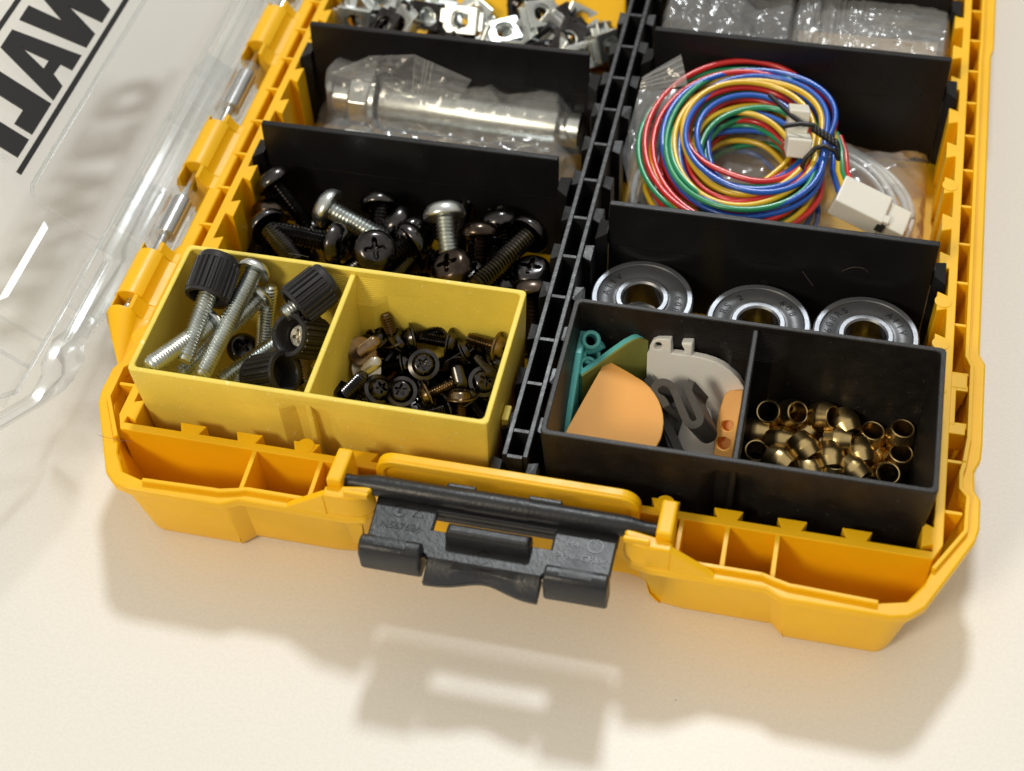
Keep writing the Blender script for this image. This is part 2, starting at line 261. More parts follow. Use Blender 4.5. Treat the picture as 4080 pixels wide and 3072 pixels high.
D = json.loads('''{"small":[["gold",[48.71,33.4,20.92],[0.33,-0.39,-0.86],"brown screw standing upright on its flange at the back of the yellow bin"],["copper",[43.18,27.17,23.0],[-0.59,0.14,-0.79],"copper coloured screw tilted by the partition, end pointing up to the right"],["silver",[44.54,24.59,20.0],[-0.53,0.27,-0.8],"pale silver screw with its blunt end facing up beside the yellow partition"],["black",[42.65,15.37,22.0],[-0.62,-0.31,-0.72],"black screw lying at the front left corner, shank rising to the right"],["black",[47.99,21.02,17.5],[0.59,-0.2,0.78],"black screw head tilted to the right between the left corner and the front rim"],["black",[53.46,21.79,17.0],[0.05,-0.44,0.9],"black screw with grey rimmed star recess facing up near the front rim"],["black",[57.51,27.43,21.0],[0.16,-0.56,0.81],"black screw with star recess lying on top at the middle of the heap"],["black",[64.98,28.75,19.0],[-0.37,0.87,-0.32],"black screw with its blunt shank end pointing straight out, right of the heap top"],["black",[71.37,27.37,18.0],[0.38,-0.39,0.84],"black shiny screw head lying against the right wall of the yellow bin"],["gold",[73.27,33.4,23.95],[0.98,-0.18,-0.01],"brass coloured screw lying on its side in the back right corner"],["black",[53.72,33.4,22.95],[-0.89,-0.46,-0.01],"black screw lying level by the back wall with its flange on the left"],["black",[61.94,33.4,22.79],[1.0,-0.03,-0.03],"black screw lying level by the back wall with its flange on the right"],["black",[51.92,29.63,17.5],[0.94,0.2,0.27],"black screw lying across the left side, flange towards the middle screw head"],["black",[49.52,33.01,15.0],[-0.61,-0.75,0.25],"black screw partly buried left of the middle screw head"],["gold",[60.0,21.67,17.5],[-0.79,-0.6,-0.14],"golden brown screw resting on its flange edge in front of the heap"],["gold",[67.59,20.82,19.0],[-0.12,0.59,0.8],"golden screw hanging head up, shank pointing down to the front rim"],["black",[68.81,32.94,19.0],[-0.68,0.72,-0.15],"black screw seen from under its flange behind the right hand heads"],["black",[68.66,26.73,15.0],[0.92,0.14,0.37],"black screw lying behind the golden one by the front rim"],["black",[69.07,22.46,17.0],[-0.61,0.28,0.74],"black screw lying with its bright thread in the front right corner"],["black",[63.91,19.06,16.5],[0.74,0.64,-0.21],"small black screw with end facing out at the front rim"],["black",[44.58,33.26,21.0],[-0.27,-0.04,0.96],"black flange half hidden behind the copper coloured screw"],["black",[50.47,33.4,20.97],[0.51,0.2,0.84],"black screw under the upright brown one"],["black",[57.52,20.11,14.0],[0.17,-0.09,0.98],"dark screw head low down behind the front rim"],["black",[56.2,26.7,14.0],[-0.7,-0.28,0.66],"dark brown screw under the golden brown one"],["black",[65.44,33.4,20.32],[0.83,0.4,0.4],"black screw with thread showing right of the middle screw head"],["black",[73.55,33.4,18.85],[0.52,0.28,0.8],"black flange edge below the brass coloured screw"]],"small_fill":[["black",[45.83,5.03,9.8],[0.37,-0.93,-0.0]],["black",[49.72,6.11,9.41],[0.15,0.98,0.12]],["black",[58.35,4.61,9.74],[0.87,-0.26,-0.42]],["black",[64.43,5.5,8.84],[0.63,-0.78,-0.0]],["black",[68.85,4.17,9.15],[0.13,-0.92,0.37]],["black",[76.79,4.98,9.43],[-0.85,-0.22,0.48]],["black",[44.09,10.21,9.54],[-0.92,-0.37,-0.12]],["black",[49.33,12.45,10.19],[-0.93,-0.36,0.01]],["black",[58.32,10.99,9.97],[0.95,-0.29,0.08]],["gold",[64.02,10.02,9.72],[-0.03,0.47,-0.88]],["black",[70.16,11.57,9.72],[-0.08,-0.73,0.68]],["black",[76.11,9.96,10.01],[-0.65,-0.73,-0.22]],["black",[44.7,17.75,10.28],[0.86,-0.51,-0.08]],["black",[49.54,17.9,10.81],[-0.0,-0.68,0.73]],["black",[55.68,16.34,10.86],[0.99,-0.07,-0.1]],["black",[63.82,16.45,10.39],[0.79,-0.54,0.3]],["black",[70.26,17.79,10.22],[0.97,-0.02,-0.25]],["black",[75.65,18.45,10.7],[-0.72,0.7,-0.04]],["black",[44.45,22.44,11.87],[0.39,0.68,0.63]],["black",[51.51,22.29,11.72],[0.64,0.51,-0.57]],["black",[56.1,23.71,11.95],[-0.63,0.7,0.34]],["gold",[63.85,23.25,12.01],[-0.61,-0.1,0.79]],["black",[70.58,24.18,11.4],[-0.42,0.91,-0.03]],["black",[75.25,23.06,11.31],[-0.21,0.98,-0.06]],["gold",[44.9,30.66,12.98],[-0.26,0.97,0.0]],["black",[51.23,31.3,12.48],[0.57,0.36,0.74]],["black",[57.92,29.19,12.1],[-0.14,0.99,0.02]],["black",[61.97,30.17,12.06],[-0.42,0.26,-0.87]],["black",[69.42,30.31,12.74],[-0.44,0.73,0.53]],["black",[75.51,31.05,12.7],[0.67,-0.68,0.3]]],"thumb":[["knob",[10.04,28.05,40.0],[0.05,0.96,0.28],"knurled black thumbscrew leaning on the left back corner"],["pan",[17.14,33.39,37.64],[0.14,0.97,0.2],"long zinc pan head screw lying across the whole compartment",28.2],["pan",[17.92,26.23,15.0],[-0.11,-0.39,-0.92],"zinc screw standing with its bare threaded end up beside the back wall",20.1],["pan",[10.63,19.25,34.0],[0.34,0.91,-0.23],"zinc screw lying along the left wall with its end in the front corner",19.0],["pan",[17.57,31.22,31.0],[0.44,0.89,0.12],"zinc screw lying under the long pan head screw",25.5],["pan",[24.29,27.93,23.0],[0.6,0.8,0.05],"zinc screw lying low in front of the knurled heads",18.6],["knob",[31.64,31.14,36.0],[0.6,0.78,0.19],"knurled black thumbscrew propped against the partition, highest on the right"],["knobout",[30.88,24.06,29.0],[-0.39,-0.59,0.7],"knurled black thumbscrew with a silver screw head in its open end"],["knobout",[25.08,14.73,25.0],[0.87,-0.08,0.48],"knurled black thumbscrew at the front rim with its dark open end facing right"],["blackpan",[12.92,27.31,17.0],[0.25,-0.25,0.93],"black pan head screw at the bottom between the zinc shanks"],["brownpan",[27.4,26.24,18.0],[-0.48,0.87,-0.1],"brown threaded screw in the corner beside the partition",10.0]],"big3":[["black",[5.99,76.77,23.0],[-0.71,0.46,0.54],"black rack screw standing head up in the left back corner"],["zinc",[22.45,70.27,23.0],[-0.93,0.23,0.28],"bright zinc pan head screw, left one of the two"],["black",[33.09,75.9,20.0],[-0.19,0.9,0.39],"black screw standing head up against the divider"],["black",[8.94,62.03,22.0],[-0.73,0.68,0.01],"black screw by the left wall seen from under its domed head"],["black",[25.37,60.28,22.0],[1.0,-0.08,-0.02],"black screw lying level with a smooth round head"],["black",[37.95,56.59,25.0],[0.27,-0.5,0.82],"black screw with its cross recess facing up behind the yellow rim"],["black",[43.92,64.67,21.0],[0.63,0.75,0.18],"black screw on edge in the dark middle of the heap"],["brown",[4.69,72.88,16.0],[-0.25,0.74,0.63],"brown screw low in the left back corner"],["black",[37.58,74.33,17.0],[-0.64,0.09,0.76],"black screw head peeping out behind the zinc shank"]],"big4":[["zinc",[52.44,68.79,27.0],[-0.28,0.8,0.53],"bright zinc pan head screw standing with head tilted, right one of the two"],["brown",[57.69,55.79,23.0],[-0.38,-0.22,0.9],"brown screw head with cross recess resting on the yellow bin rim"],["brown",[60.97,68.5,22.0],[-0.13,0.79,0.61],"brown screw standing head up in the middle of the heap"],["blacklong",[72.79,68.92,24.0],[0.43,0.9,0.01],"long black screw lying over the heap with its end towards the bin"],["black",[63.6,78.38,18.0],[-0.24,0.49,0.84],"black screw head behind the long black screw"],["black",[75.52,61.05,19.0],[-0.06,-0.02,1.0],"black domed screw head beside the black rail"],["brown",[77.52,52.95,21.0],[-0.15,0.79,0.59],"brown screw squeezed between the yellow bin and the black rail"],["black",[61.24,57.08,19.0],[0.14,0.06,0.99],"black screw tip low behind the yellow bin rim"],["black",[44.07,67.98,20.0],[0.72,-0.58,0.38],"black screw lying in shade left of the zinc one"],["black",[69.43,60.37,16.0],[0.36,-0.04,0.93],"black screw lying low beside the black rail"]],"big_fill":[["black",[4.17,55.93,10.72],[-0.97,0.12,0.22]],["black",[13.67,53.84,12.33],[1.0,0.07,0.05]],["black",[25.77,55.63,13.01],[0.97,0.24,-0.03]],["black",[35.26,56.55,10.83],[-0.92,-0.4,0.02]],["black",[41.78,55.23,10.97],[0.79,0.59,-0.15]],["black",[51.83,51.21,10.3],[-0.91,0.42,-0.0]],["black",[63.98,53.5,11.85],[0.14,0.99,-0.05]],["black",[69.65,53.29,11.27],[0.44,0.9,-0.01]],["black",[3.39,66.43,11.57],[0.09,0.99,0.14]],["black",[14.11,67.52,11.05],[-0.53,-0.48,-0.7]],["black",[24.93,70.29,12.47],[-0.73,-0.68,-0.03]],["black",[34.53,68.71,13.2],[0.35,0.92,-0.2]],["black",[42.3,66.17,13.27],[0.22,0.96,-0.14]],["black",[53.66,70.2,12.44],[0.05,-0.95,-0.3]],["black",[62.8,70.72,11.51],[0.73,0.68,-0.02]],["black",[71.59,66.24,13.52],[0.92,-0.34,-0.22]]],"brass":[[[141.02,33.17,15.6],[0.5,-0.4,0.77]],[[148.04,33.13,16.3],[0.74,-0.35,0.57]],[[153.09,33.09,14.8],[0.49,-0.86,-0.1]],[[159.15,32.71,11.5],[0.09,0.01,1.0]],[[165.48,33.16,13.2],[0.07,0.03,1.0]],[[165.93,28.93,10.0],[0.05,-0.03,1.0]],[[163.49,24.16,9.5],[0.08,-0.32,0.94]],[[134.55,24.21,10.0],[0.04,-0.21,0.98]],[[133.97,29.4,12.0],[1.0,-0.02,0.09]],[[139.49,27.48,12.5],[0.99,-0.01,0.16]],[[144.78,31.43,11.0],[0.61,0.45,0.65]],[[144.83,24.95,14.5],[0.67,-0.72,-0.19]],[[152.09,29.41,13.5],[0.99,-0.05,0.13]],[[150.79,24.56,13.0],[0.24,-0.96,-0.15]],[[157.32,27.27,12.5],[0.36,-0.92,-0.13]],[[139.9,21.39,13.0],[0.87,-0.49,0.0]],[[146.33,20.99,12.0],[0.46,-0.88,-0.13]],[[151.46,22.39,10.0],[0.07,0.35,0.94]],[[156.29,22.65,12.0],[0.76,-0.64,-0.09]],[[136.42,33.17,14.5],[-0.17,-0.48,0.86]],[[148.63,32.16,8.5],[0.89,0.16,0.42]],[[159.06,24.93,8.0],[0.46,-0.87,0.18]],[[141.68,33.11,10.2],[0.24,0.16,0.96]],[[160.53,30.73,8.0],[-0.45,0.07,0.89]],[[143.35,27.04,8.5],[0.51,0.3,0.81]]],"bearings":[[[102.78,60.64,19.0],24.26],[[130.7,56.25,19.0],23.93],[[155.46,56.86,19.0],24.63]],"tags":{"orange":{"n":[0.11,-0.24,0.96],"o":[[99.01,31.53,27.06],[100.03,31.38,26.91],[104.08,30.06,26.1],[106.2,29.27,25.65],[108.01,28.58,25.27],[109.74,27.48,24.79],[110.99,26.28,24.34],[112.14,24.91,23.86],[112.97,23.47,23.41],[113.64,21.85,22.92],[114.03,20.17,22.46],[114.16,18.44,22.01],[114.07,16.37,21.5],[113.42,14.18,21.03],[111.51,11.7,20.64],[91.62,7.57,21.94],[93.38,12.63,23.0]],"h":[]},"white":{"n":[-0.11,-0.98,0.17],"o":[[107.72,35.05,27.13],[108.24,35.16,28.07],[118.1,34.27,29.32],[120.63,33.99,29.39],[122.9,33.69,29.13],[124.92,33.36,28.51],[126.69,32.98,27.51],[128.53,32.48,25.9],[129.91,31.97,23.91],[130.82,31.42,21.35],[131.25,30.87,18.54],[125.05,29.19,5.19],[108.63,30.45,1.84]],"h":[]},"white_k1":{"n":[-0.11,-0.98,0.17],"o":[[108.21,35.08,27.63],[108.21,35.4,29.41],[108.77,35.62,30.99],[109.86,35.64,31.83],[112.79,35.42,32.41],[113.16,34.65,28.35]],"h":[[[110.99,35.21,30.14],[110.93,35.13,29.64],[110.7,35.08,29.19],[110.34,35.06,28.87],[109.93,35.09,28.75],[109.55,35.15,28.86],[109.27,35.24,29.16],[109.14,35.33,29.61],[109.21,35.41,30.11],[109.44,35.46,30.56],[109.79,35.48,30.88],[110.2,35.46,30.99],[110.59,35.39,30.89],[110.87,35.31,30.59]]]},"white_k2":{"n":[-0.11,-0.98,0.17],"o":[[115.06,35.12,32.19],[117.61,34.93,32.74],[117.79,34.24,28.99],[115.59,34.47,28.88],[116.11,34.66,30.27],[115.56,34.88,31.17]],"h":[]},"white2":{"n":[0.03,-0.29,0.96],"o":[[117.97,32.27,15.92],[120.99,32.78,16.0],[122.65,32.75,15.94],[125.21,25.66,13.67],[125.84,19.08,11.63],[116.22,18.02,11.59]],"h":[]},"green":{"n":[0.6,-0.8,0.04],"o":[[94.54,26.73,25.95],[97.99,29.41,27.69],[100.93,31.71,29.52],[103.38,33.61,30.85],[104.85,34.74,31.23],[106.1,35.67,31.08],[107.39,36.57,29.95],[108.19,37.09,28.5],[108.32,37.07,26.23],[108.11,36.76,23.49],[107.61,35.97,15.83],[106.49,34.83,10.06],[94.59,26.28,16.91]],"h":[]},"orange2":{"n":[-0.28,-0.62,0.73],"o":[[127.12,29.78,25.0],[129.97,29.57,25.92],[130.2,26.79,23.65],[130.02,24.66,21.76],[129.9,21.13,18.71],[129.88,17.6,15.7],[125.35,18.33,14.57],[125.53,20.02,16.07],[125.39,22.35,18.0],[125.22,24.52,19.79],[125.5,26.97,21.98],[125.99,29.1,23.98]],"h":[[[128.85,23.63,20.43],[128.81,23.24,20.08],[128.53,22.94,19.72],[128.07,22.8,19.42],[127.53,22.83,19.24],[127.01,23.04,19.22],[126.61,23.39,19.36],[126.41,23.79,19.63],[126.46,24.18,19.98],[126.74,24.48,20.34],[127.19,24.63,20.64],[127.74,24.59,20.82],[128.26,24.38,20.84],[128.66,24.04,20.7]],[[128.87,20.63,17.89],[128.82,20.16,17.47],[128.48,19.81,17.04],[127.94,19.63,16.67],[127.29,19.67,16.46],[126.66,19.92,16.43],[126.18,20.33,16.59],[125.95,20.81,16.91],[126.0,21.28,17.33],[126.34,21.64,17.76],[126.89,21.81,18.12],[127.54,21.77,18.34],[128.16,21.52,18.37],[128.64,21.11,18.21]]]},"clip":{"n":[-0.4,-0.69,0.61],"o":[[114.62,23.96,24.03],[114.52,24.09,24.11],[114.38,24.28,24.23],[114.2,24.51,24.38],[113.99,24.78,24.53],[113.74,25.05,24.68],[113.43,25.34,24.79],[113.07,25.59,24.84],[112.71,25.78,24.82],[112.41,25.93,24.78],[112.19,26.03,24.75],[112.05,26.11,24.74],[111.98,26.16,24.75],[111.88,26.24,24.79],[111.76,26.37,24.84],[111.65,26.49,24.91],[111.57,26.61,24.99],[111.52,26.69,25.05],[111.5,26.74,25.09],[111.5,26.78,25.14],[111.51,26.85,25.22],[111.55,26.92,25.33],[111.6,26.98,25.44],[111.67,27.04,25.54],[111.74,27.08,25.64],[111.85,27.12,25.75],[112.0,27.15,25.89],[112.17,27.18,26.04],[112.36,27.19,26.17],[112.52,27.18,26.27],[112.66,27.16,26.34],[112.82,27.12,26.4],[113.02,27.05,26.46],[113.23,26.97,26.5],[113.45,26.86,26.53],[113.64,26.75,26.54],[113.81,26.64,26.52],[113.95,26.53,26.49],[114.1,26.38,26.42],[114.26,26.2,26.33],[114.44,25.99,26.2],[114.62,25.75,26.05],[114.82,25.49,25.89],[115.01,25.23,25.73],[115.2,24.95,25.54],[115.4,24.64,25.32],[115.61,24.33,25.1],[115.82,24.0,24.87],[116.04,23.67,24.65],[116.27,23.35,24.43],[116.5,23.02,24.22],[116.73,22.69,24.0],[116.97,22.37,23.79],[117.19,22.06,23.59],[117.4,21.79,23.42],[117.58,21.54,23.26],[117.75,21.31,23.11],[117.92,21.08,22.96],[118.11,20.84,22.82],[118.32,20.6,22.69],[118.58,20.36,22.59],[118.85,20.15,22.53],[119.13,19.95,22.5],[119.44,19.77,22.49],[119.77,19.6,22.53],[120.12,19.46,22.6],[120.51,19.36,22.74],[120.89,19.31,22.94],[121.23,19.31,23.17],[121.55,19.35,23.42],[121.84,19.41,23.69],[122.1,19.51,23.97],[122.32,19.64,24.27],[122.48,19.81,24.57],[122.58,20.01,24.86],[122.62,20.22,25.13],[122.61,20.45,25.38],[122.57,20.68,25.61],[122.48,20.93,25.84],[122.35,21.2,26.05],[122.17,21.46,26.23],[121.98,21.72,26.39],[121.78,21.97,26.55],[121.59,22.21,26.69],[121.39,22.47,26.85],[121.17,22.75,27.02],[120.93,23.06,27.21],[120.67,23.37,27.4],[120.43,23.68,27.58],[120.2,23.98,27.76],[119.99,24.26,27.94],[119.78,24.53,28.11],[119.57,24.79,28.26],[119.4,25.01,28.39],[119.27,25.19,28.52],[119.19,25.33,28.63],[119.15,25.44,28.72],[119.15,25.58,28.87],[119.19,25.76,29.11],[119.28,25.97,29.4],[119.38,26.17,29.7],[119.48,26.36,29.98],[119.55,26.5,30.19],[117.96,27.23,29.95],[117.9,27.1,29.77],[117.8,26.92,29.5],[117.68,26.69,29.15],[117.57,26.42,28.77],[117.5,26.11,28.38],[117.51,25.77,28.0],[117.62,25.43,27.68],[117.79,25.11,27.44],[117.99,24.82,27.25],[118.2,24.56,27.09],[118.4,24.31,26.94],[118.59,24.06,26.78],[118.81,23.77,26.6],[119.06,23.45,26.41],[119.31,23.13,26.22],[119.56,22.82,26.03],[119.8,22.53,25.86],[120.01,22.25,25.69],[120.22,21.98,25.52],[120.43,21.73,25.37],[120.61,21.5,25.23],[120.76,21.3,25.11],[120.86,21.14,25.0],[120.92,21.02,24.9],[120.96,20.91,24.8],[120.98,20.8,24.69],[120.99,20.72,24.6],[120.97,20.66,24.53],[120.95,20.62,24.46],[120.93,20.59,24.42],[120.89,20.57,24.36],[120.79,20.53,24.26],[120.65,20.5,24.13],[120.51,20.49,24.02],[120.39,20.49,23.94],[120.33,20.49,23.91],[120.29,20.5,23.9],[120.21,20.54,23.88],[120.09,20.6,23.87],[119.95,20.68,23.87],[119.81,20.78,23.89],[119.68,20.88,23.92],[119.57,20.99,23.96],[119.45,21.12,24.03],[119.32,21.29,24.13],[119.17,21.49,24.26],[119.0,21.72,24.41],[118.81,21.98,24.58],[118.61,22.25,24.75],[118.39,22.55,24.94],[118.17,22.86,25.14],[117.94,23.18,25.36],[117.71,23.5,25.57],[117.5,23.81,25.77],[117.29,24.11,25.98],[117.09,24.42,26.2],[116.88,24.74,26.42],[116.68,25.06,26.65],[116.46,25.38,26.86],[116.24,25.68,27.05],[116.03,25.95,27.22],[115.83,26.22,27.38],[115.61,26.48,27.54],[115.37,26.75,27.68],[115.09,27.02,27.8],[114.76,27.28,27.88],[114.4,27.52,27.91],[114.03,27.73,27.9],[113.65,27.91,27.85],[113.26,28.07,27.77],[112.87,28.2,27.66],[112.47,28.3,27.51],[112.08,28.36,27.31],[111.7,28.38,27.08],[111.35,28.37,26.83],[111.03,28.32,26.57],[110.74,28.26,26.3],[110.48,28.17,26.03],[110.26,28.04,25.74],[110.08,27.89,25.45],[109.94,27.72,25.16],[109.85,27.52,24.87],[109.8,27.3,24.59],[109.82,27.05,24.32],[109.91,26.78,24.08],[110.05,26.52,23.88],[110.23,26.27,23.72],[110.44,26.03,23.58],[110.66,25.8,23.48],[110.93,25.57,23.39],[111.28,25.33,23.35],[111.62,25.15,23.37],[111.91,25.01,23.41],[112.14,24.9,23.44],[112.28,24.83,23.45],[112.36,24.77,23.44],[112.47,24.67,23.4],[112.62,24.5,23.31],[112.79,24.29,23.18],[112.95,24.08,23.05],[113.1,23.88,22.93],[113.21,23.74,22.84]],"h":[]},"clip2":{"n":[0.1,-0.42,0.9],"o":[[107.68,31.4,21.98],[107.84,31.3,21.92],[107.96,31.26,21.89],[107.9,31.3,21.91],[107.92,31.29,21.91],[108.06,31.14,21.82],[108.31,30.82,21.65],[108.71,30.27,21.36],[109.23,29.55,20.97],[109.82,28.71,20.52],[110.42,27.85,20.06],[110.98,27.02,19.61],[111.47,26.3,19.23],[111.86,25.69,18.91],[112.21,25.12,18.61],[112.53,24.57,18.33],[112.85,24.05,18.05],[113.16,23.55,17.79],[113.49,23.05,17.52],[113.82,22.59,17.28],[114.15,22.18,17.05],[114.46,21.81,16.85],[114.76,21.45,16.65],[115.05,21.1,16.46],[115.34,20.73,16.26],[115.66,20.3,16.03],[115.99,19.84,15.78],[116.32,19.36,15.52],[116.65,18.9,15.27],[116.96,18.46,15.04],[117.23,18.08,14.84],[117.48,17.76,14.66],[117.7,17.48,14.51],[117.89,17.24,14.38],[118.06,17.03,14.27],[118.2,16.87,14.18],[118.3,16.75,14.11],[119.82,17.88,14.47],[119.71,18.01,14.54],[119.58,18.17,14.63],[119.42,18.37,14.73],[119.23,18.59,14.86],[119.03,18.85,15.0],[118.8,19.15,15.16],[118.55,19.51,15.35],[118.25,19.93,15.58],[117.92,20.4,15.83],[117.58,20.88,16.09],[117.24,21.36,16.34],[116.91,21.81,16.59],[116.59,22.23,16.81],[116.27,22.6,17.02],[115.97,22.96,17.22],[115.68,23.31,17.41],[115.39,23.68,17.61],[115.1,24.09,17.83],[114.8,24.53,18.06],[114.51,25.0,18.31],[114.21,25.51,18.58],[113.88,26.07,18.87],[113.51,26.66,19.18],[113.1,27.31,19.52],[112.61,28.04,19.91],[112.04,28.88,20.36],[111.43,29.76,20.83],[110.84,30.6,21.28],[110.31,31.34,21.68],[109.89,31.92,21.99],[109.57,32.32,22.2],[109.3,32.6,22.36],[109.04,32.81,22.48],[108.79,32.94,22.57],[108.76,32.94,22.57],[108.79,32.93,22.57]],"h":[]},"clip3":{"n":[0.1,-0.41,0.91],"o":[[110.88,27.11,18.3],[111.12,26.75,18.11],[111.45,26.25,17.84],[111.84,25.66,17.53],[112.25,25.04,17.2],[112.65,24.43,16.88],[112.99,23.89,16.6],[113.28,23.41,16.35],[113.55,22.96,16.12],[113.81,22.53,15.89],[114.06,22.09,15.66],[114.32,21.64,15.43],[114.6,21.17,15.18],[114.89,20.65,14.92],[115.22,20.09,14.63],[115.54,19.52,14.33],[115.86,18.98,14.05],[116.13,18.49,13.8],[116.36,18.1,13.59],[116.54,17.8,13.44],[116.67,17.57,13.32],[116.77,17.39,13.23],[116.84,17.26,13.16],[116.9,17.16,13.11],[116.95,17.08,13.06],[118.01,17.65,13.21],[117.96,17.74,13.26],[117.9,17.84,13.31],[117.83,17.97,13.38],[117.73,18.14,13.47],[117.6,18.37,13.59],[117.43,18.67,13.74],[117.2,19.07,13.95],[116.92,19.56,14.2],[116.61,20.1,14.48],[116.28,20.67,14.78],[115.96,21.23,15.07],[115.66,21.75,15.34],[115.39,22.22,15.58],[115.13,22.67,15.81],[114.87,23.11,16.04],[114.61,23.56,16.27],[114.34,24.02,16.51],[114.04,24.5,16.77],[113.69,25.06,17.06],[113.29,25.67,17.38],[112.87,26.3,17.71],[112.48,26.89,18.03],[112.15,27.39,18.29],[111.92,27.75,18.48]],"h":[]}},"tie":[[124.7,121.61,32.0],[130.9,114.68,32.0],[134.43,110.62,33.0],[129.49,109.35,33.0],[136.59,110.39,33.0],[139.8,110.14,33.0],[142.58,108.6,33.0],[143.57,104.7,32.0],[142.5,104.91,32.0],[137.88,104.82,31.0],[135.44,102.23,29.0],[135.52,101.98,26.0]]}''')

# ------------------------------------------------------------------ table
t = MB(); t.box(-700, 800, -500, 900, -30, 0)
tag(t.build('table_top', 'table'), kind='structure')

# ------------------------------------------------------------------ the case
XC = 85.2
CASE = thing('organizer_case', 'open yellow plastic organizer case with clear lid and black front latch', 'case', (XC, 100, 0))
CO = (XC, 100, 0)
half = [(0, -11), (24.5, -11), (26, -12.8), (26, -15.5), (28, -18.5), (32, -19.3), (55.6, -19.3), (57.6, -20.4), (59.4, -21.1), (80.0, -21.1), (83.4, -20.3), (86.5, -17.6),
        (95.5, 0.0), (96.2, 3.2), (96.2, 10.2), (94.9, 12.5), (94.7, 17.5), (96, 21), (96.2, 25), (96.2, 47.5), (94.9, 50), (94.8, 156.5), (95.5, 159), (95.5, 245), (88, 252)]
outline = [(XC + d, y) for d, y in half[1:]] + [(XC - d, y) for d, y in half[::-1]][:-1]
b = MB()
lv = [(22.9, 1.9), (20, 2.2), (6, 4.7), (2.6, 5.3), (.9, 5.9), (0.06, 6.8)]
low = [(x, (-18.5 if y == -19.3 else y)) for x, y in outline]
lowmap = {(24.5, -11): (20.5, -11), (26, -12.8): (26, -12.2), (26, -15.5): (26.2, -14.0), (28, -18.5): (30.5, -17.6), (32, -18.5): (38.5, -18.5)}
def lowpt(x, y):
    for (d, yy_), (d2, y2) in lowmap.items():
        if abs(abs(x - XC) - d) < .05 and abs(y - yy_) < .05: return (XC + math.copysign(d2, x - XC), y2)
    return (x, y)
low = [lowpt(x, y) for x, y in low]
rs = [[(x, y, z) for x, y in offset(low if z < 21 else outline, d)] for z, d in lv]
lin = [(2.0, 8.0), (6, 6.0), (20, 3.5), (22.9, 3.1)]
rs += [[(x, y, z) for x, y in offset(outline, d)] for z, d in lin]
b.rings(rs, closed=True)
b.build('outer_shell', 'case', CASE, CO, smooth=40)
b = MB(); b.plate([(XC - 86, 8), (XC - 78, -11.5), (XC - 36, -10.5), (XC - 30, -3.5), (XC + 30, -3.5), (XC + 36, -10.5), (XC + 78, -11.5), (XC + 86, 8), (XC + 86, 240), (XC - 86, 240)], [], .25, 2.3); b.build('case_floor', 'case', CASE, CO)
hin = [(0, -8.2), (36.3, -8.2), (36.8, -16.4), (55.5, -16.4), (57, -17.0), (60.5, -17.7), (77.3, -18.4), (82.7, -17), (86.1, -11.9), (87.4, -8), (92.9, 1.4), (93.0, 9.8), (91.5, 11.5), (91.4, 15.8),
       (92, 18.7), (92.7, 25.4), (92.7, 45.4), (91.5, 48), (91.4, 150), (91.6, 160), (91.4, 240), (86, 246)]
inner = [(XC + d, y) for d, y in hin[1:]] + [(XC - d, y) for d, y in hin[::-1]][:-1]
b = MB(); b.plate(outline, [inner], 22.7, 25.2); b.build('rim_flange', 'case', CASE, CO, bevel=.45, smooth=30)
# tongue strips that key into the lid
def strip(path, w, z0, z1, mb):
    n = len(path); L = []; Rr = []
    for i in range(n):
        a = Vector(path[max(i - 1, 0)]); c = Vector(path[min(i + 1, n - 1)]); tdir = (c - a).normalized(); nn = Vector((tdir.y, -tdir.x))
        L.append(tuple(path[i])); Rr.append(tuple(Vector(path[i]) + nn * w))
    mb.plate(L + Rr[::-1], [], z0, z1)
for sgn in (1, -1):
    segs = [[(41, -16.4), (54.5, -16.4)], [(54.5, -16.4), (57, -17.2), (60, -17.9), (61, -17.9), (77.3, -18.4)], [(86.9, -8.8), (92.8, 1.4), (93.0, 9.8), (91.5, 11.5), (91.4, 15.8), (92, 18.7)]]
    if sgn == 1: segs += [[(92, 18.7), (92.7, 25.4), (92.7, 45.2), (91.5, 48), (91.4, 150), (91.6, 160), (91.5, 240)]]
    for sg in segs:
        b = MB(); path = [(XC + sgn * d, y) for d, y in sg]
        strip(path, .95 * sgn, 24.9, 26.4, b); b.build('rim_tongue', 'case', CASE, CO, bevel=.2)
# inner wall with dovetail teeth
def tooth(c, along, base, tip, out):
    """four corner points of one dovetail tooth along an axis"""
    return [(c - 2.05, base), (c - 3.05, tip), (c + 3.05, tip), (c + 2.05, base)]
XL, XR, YF, YB = XC - 87.0, XC + 87.0, -4.9, 244.0
comp = [(XL, YF)]
for k in range(14):
    c = .55 + 13.05 * k
    if c < 2 or c > 168: continue
    for s_, v in tooth(c, 'x', YF, -2.6, 1): comp.append((s_, v))
comp.append((XR, YF))
ys = [50.7 + 12.95 * k for k in range(-4, 15)]
for y in ys:
    for s_, v in tooth(y, 'y', XR, XR - 2.3, 1): comp.append((v, s_))
comp += [(XR, YB), (XL, YB)]
for y in ys[::-1]:
    for s_, v in tooth(y, 'y', XL, XL + 2.3, 1)[::-1]: comp.append((v, s_))
ow = [(XC - 87.2, -6.8), (XC + 87.2, -6.8), (XC + 89, -3), (XC + 89, 246), (XC - 89, 246), (XC - 89, -3)]
b = MB(); b.plate(ow, [comp], 4.5, 26.2); b.build('inner_wall', 'case', CASE, CO, bevel=.22)
b = MB(); b.box(XL + .2, XR - .2, YF + .2, YB - .2, 2.25, 4.0); b.build('compartment_floor', 'case', CASE, CO)
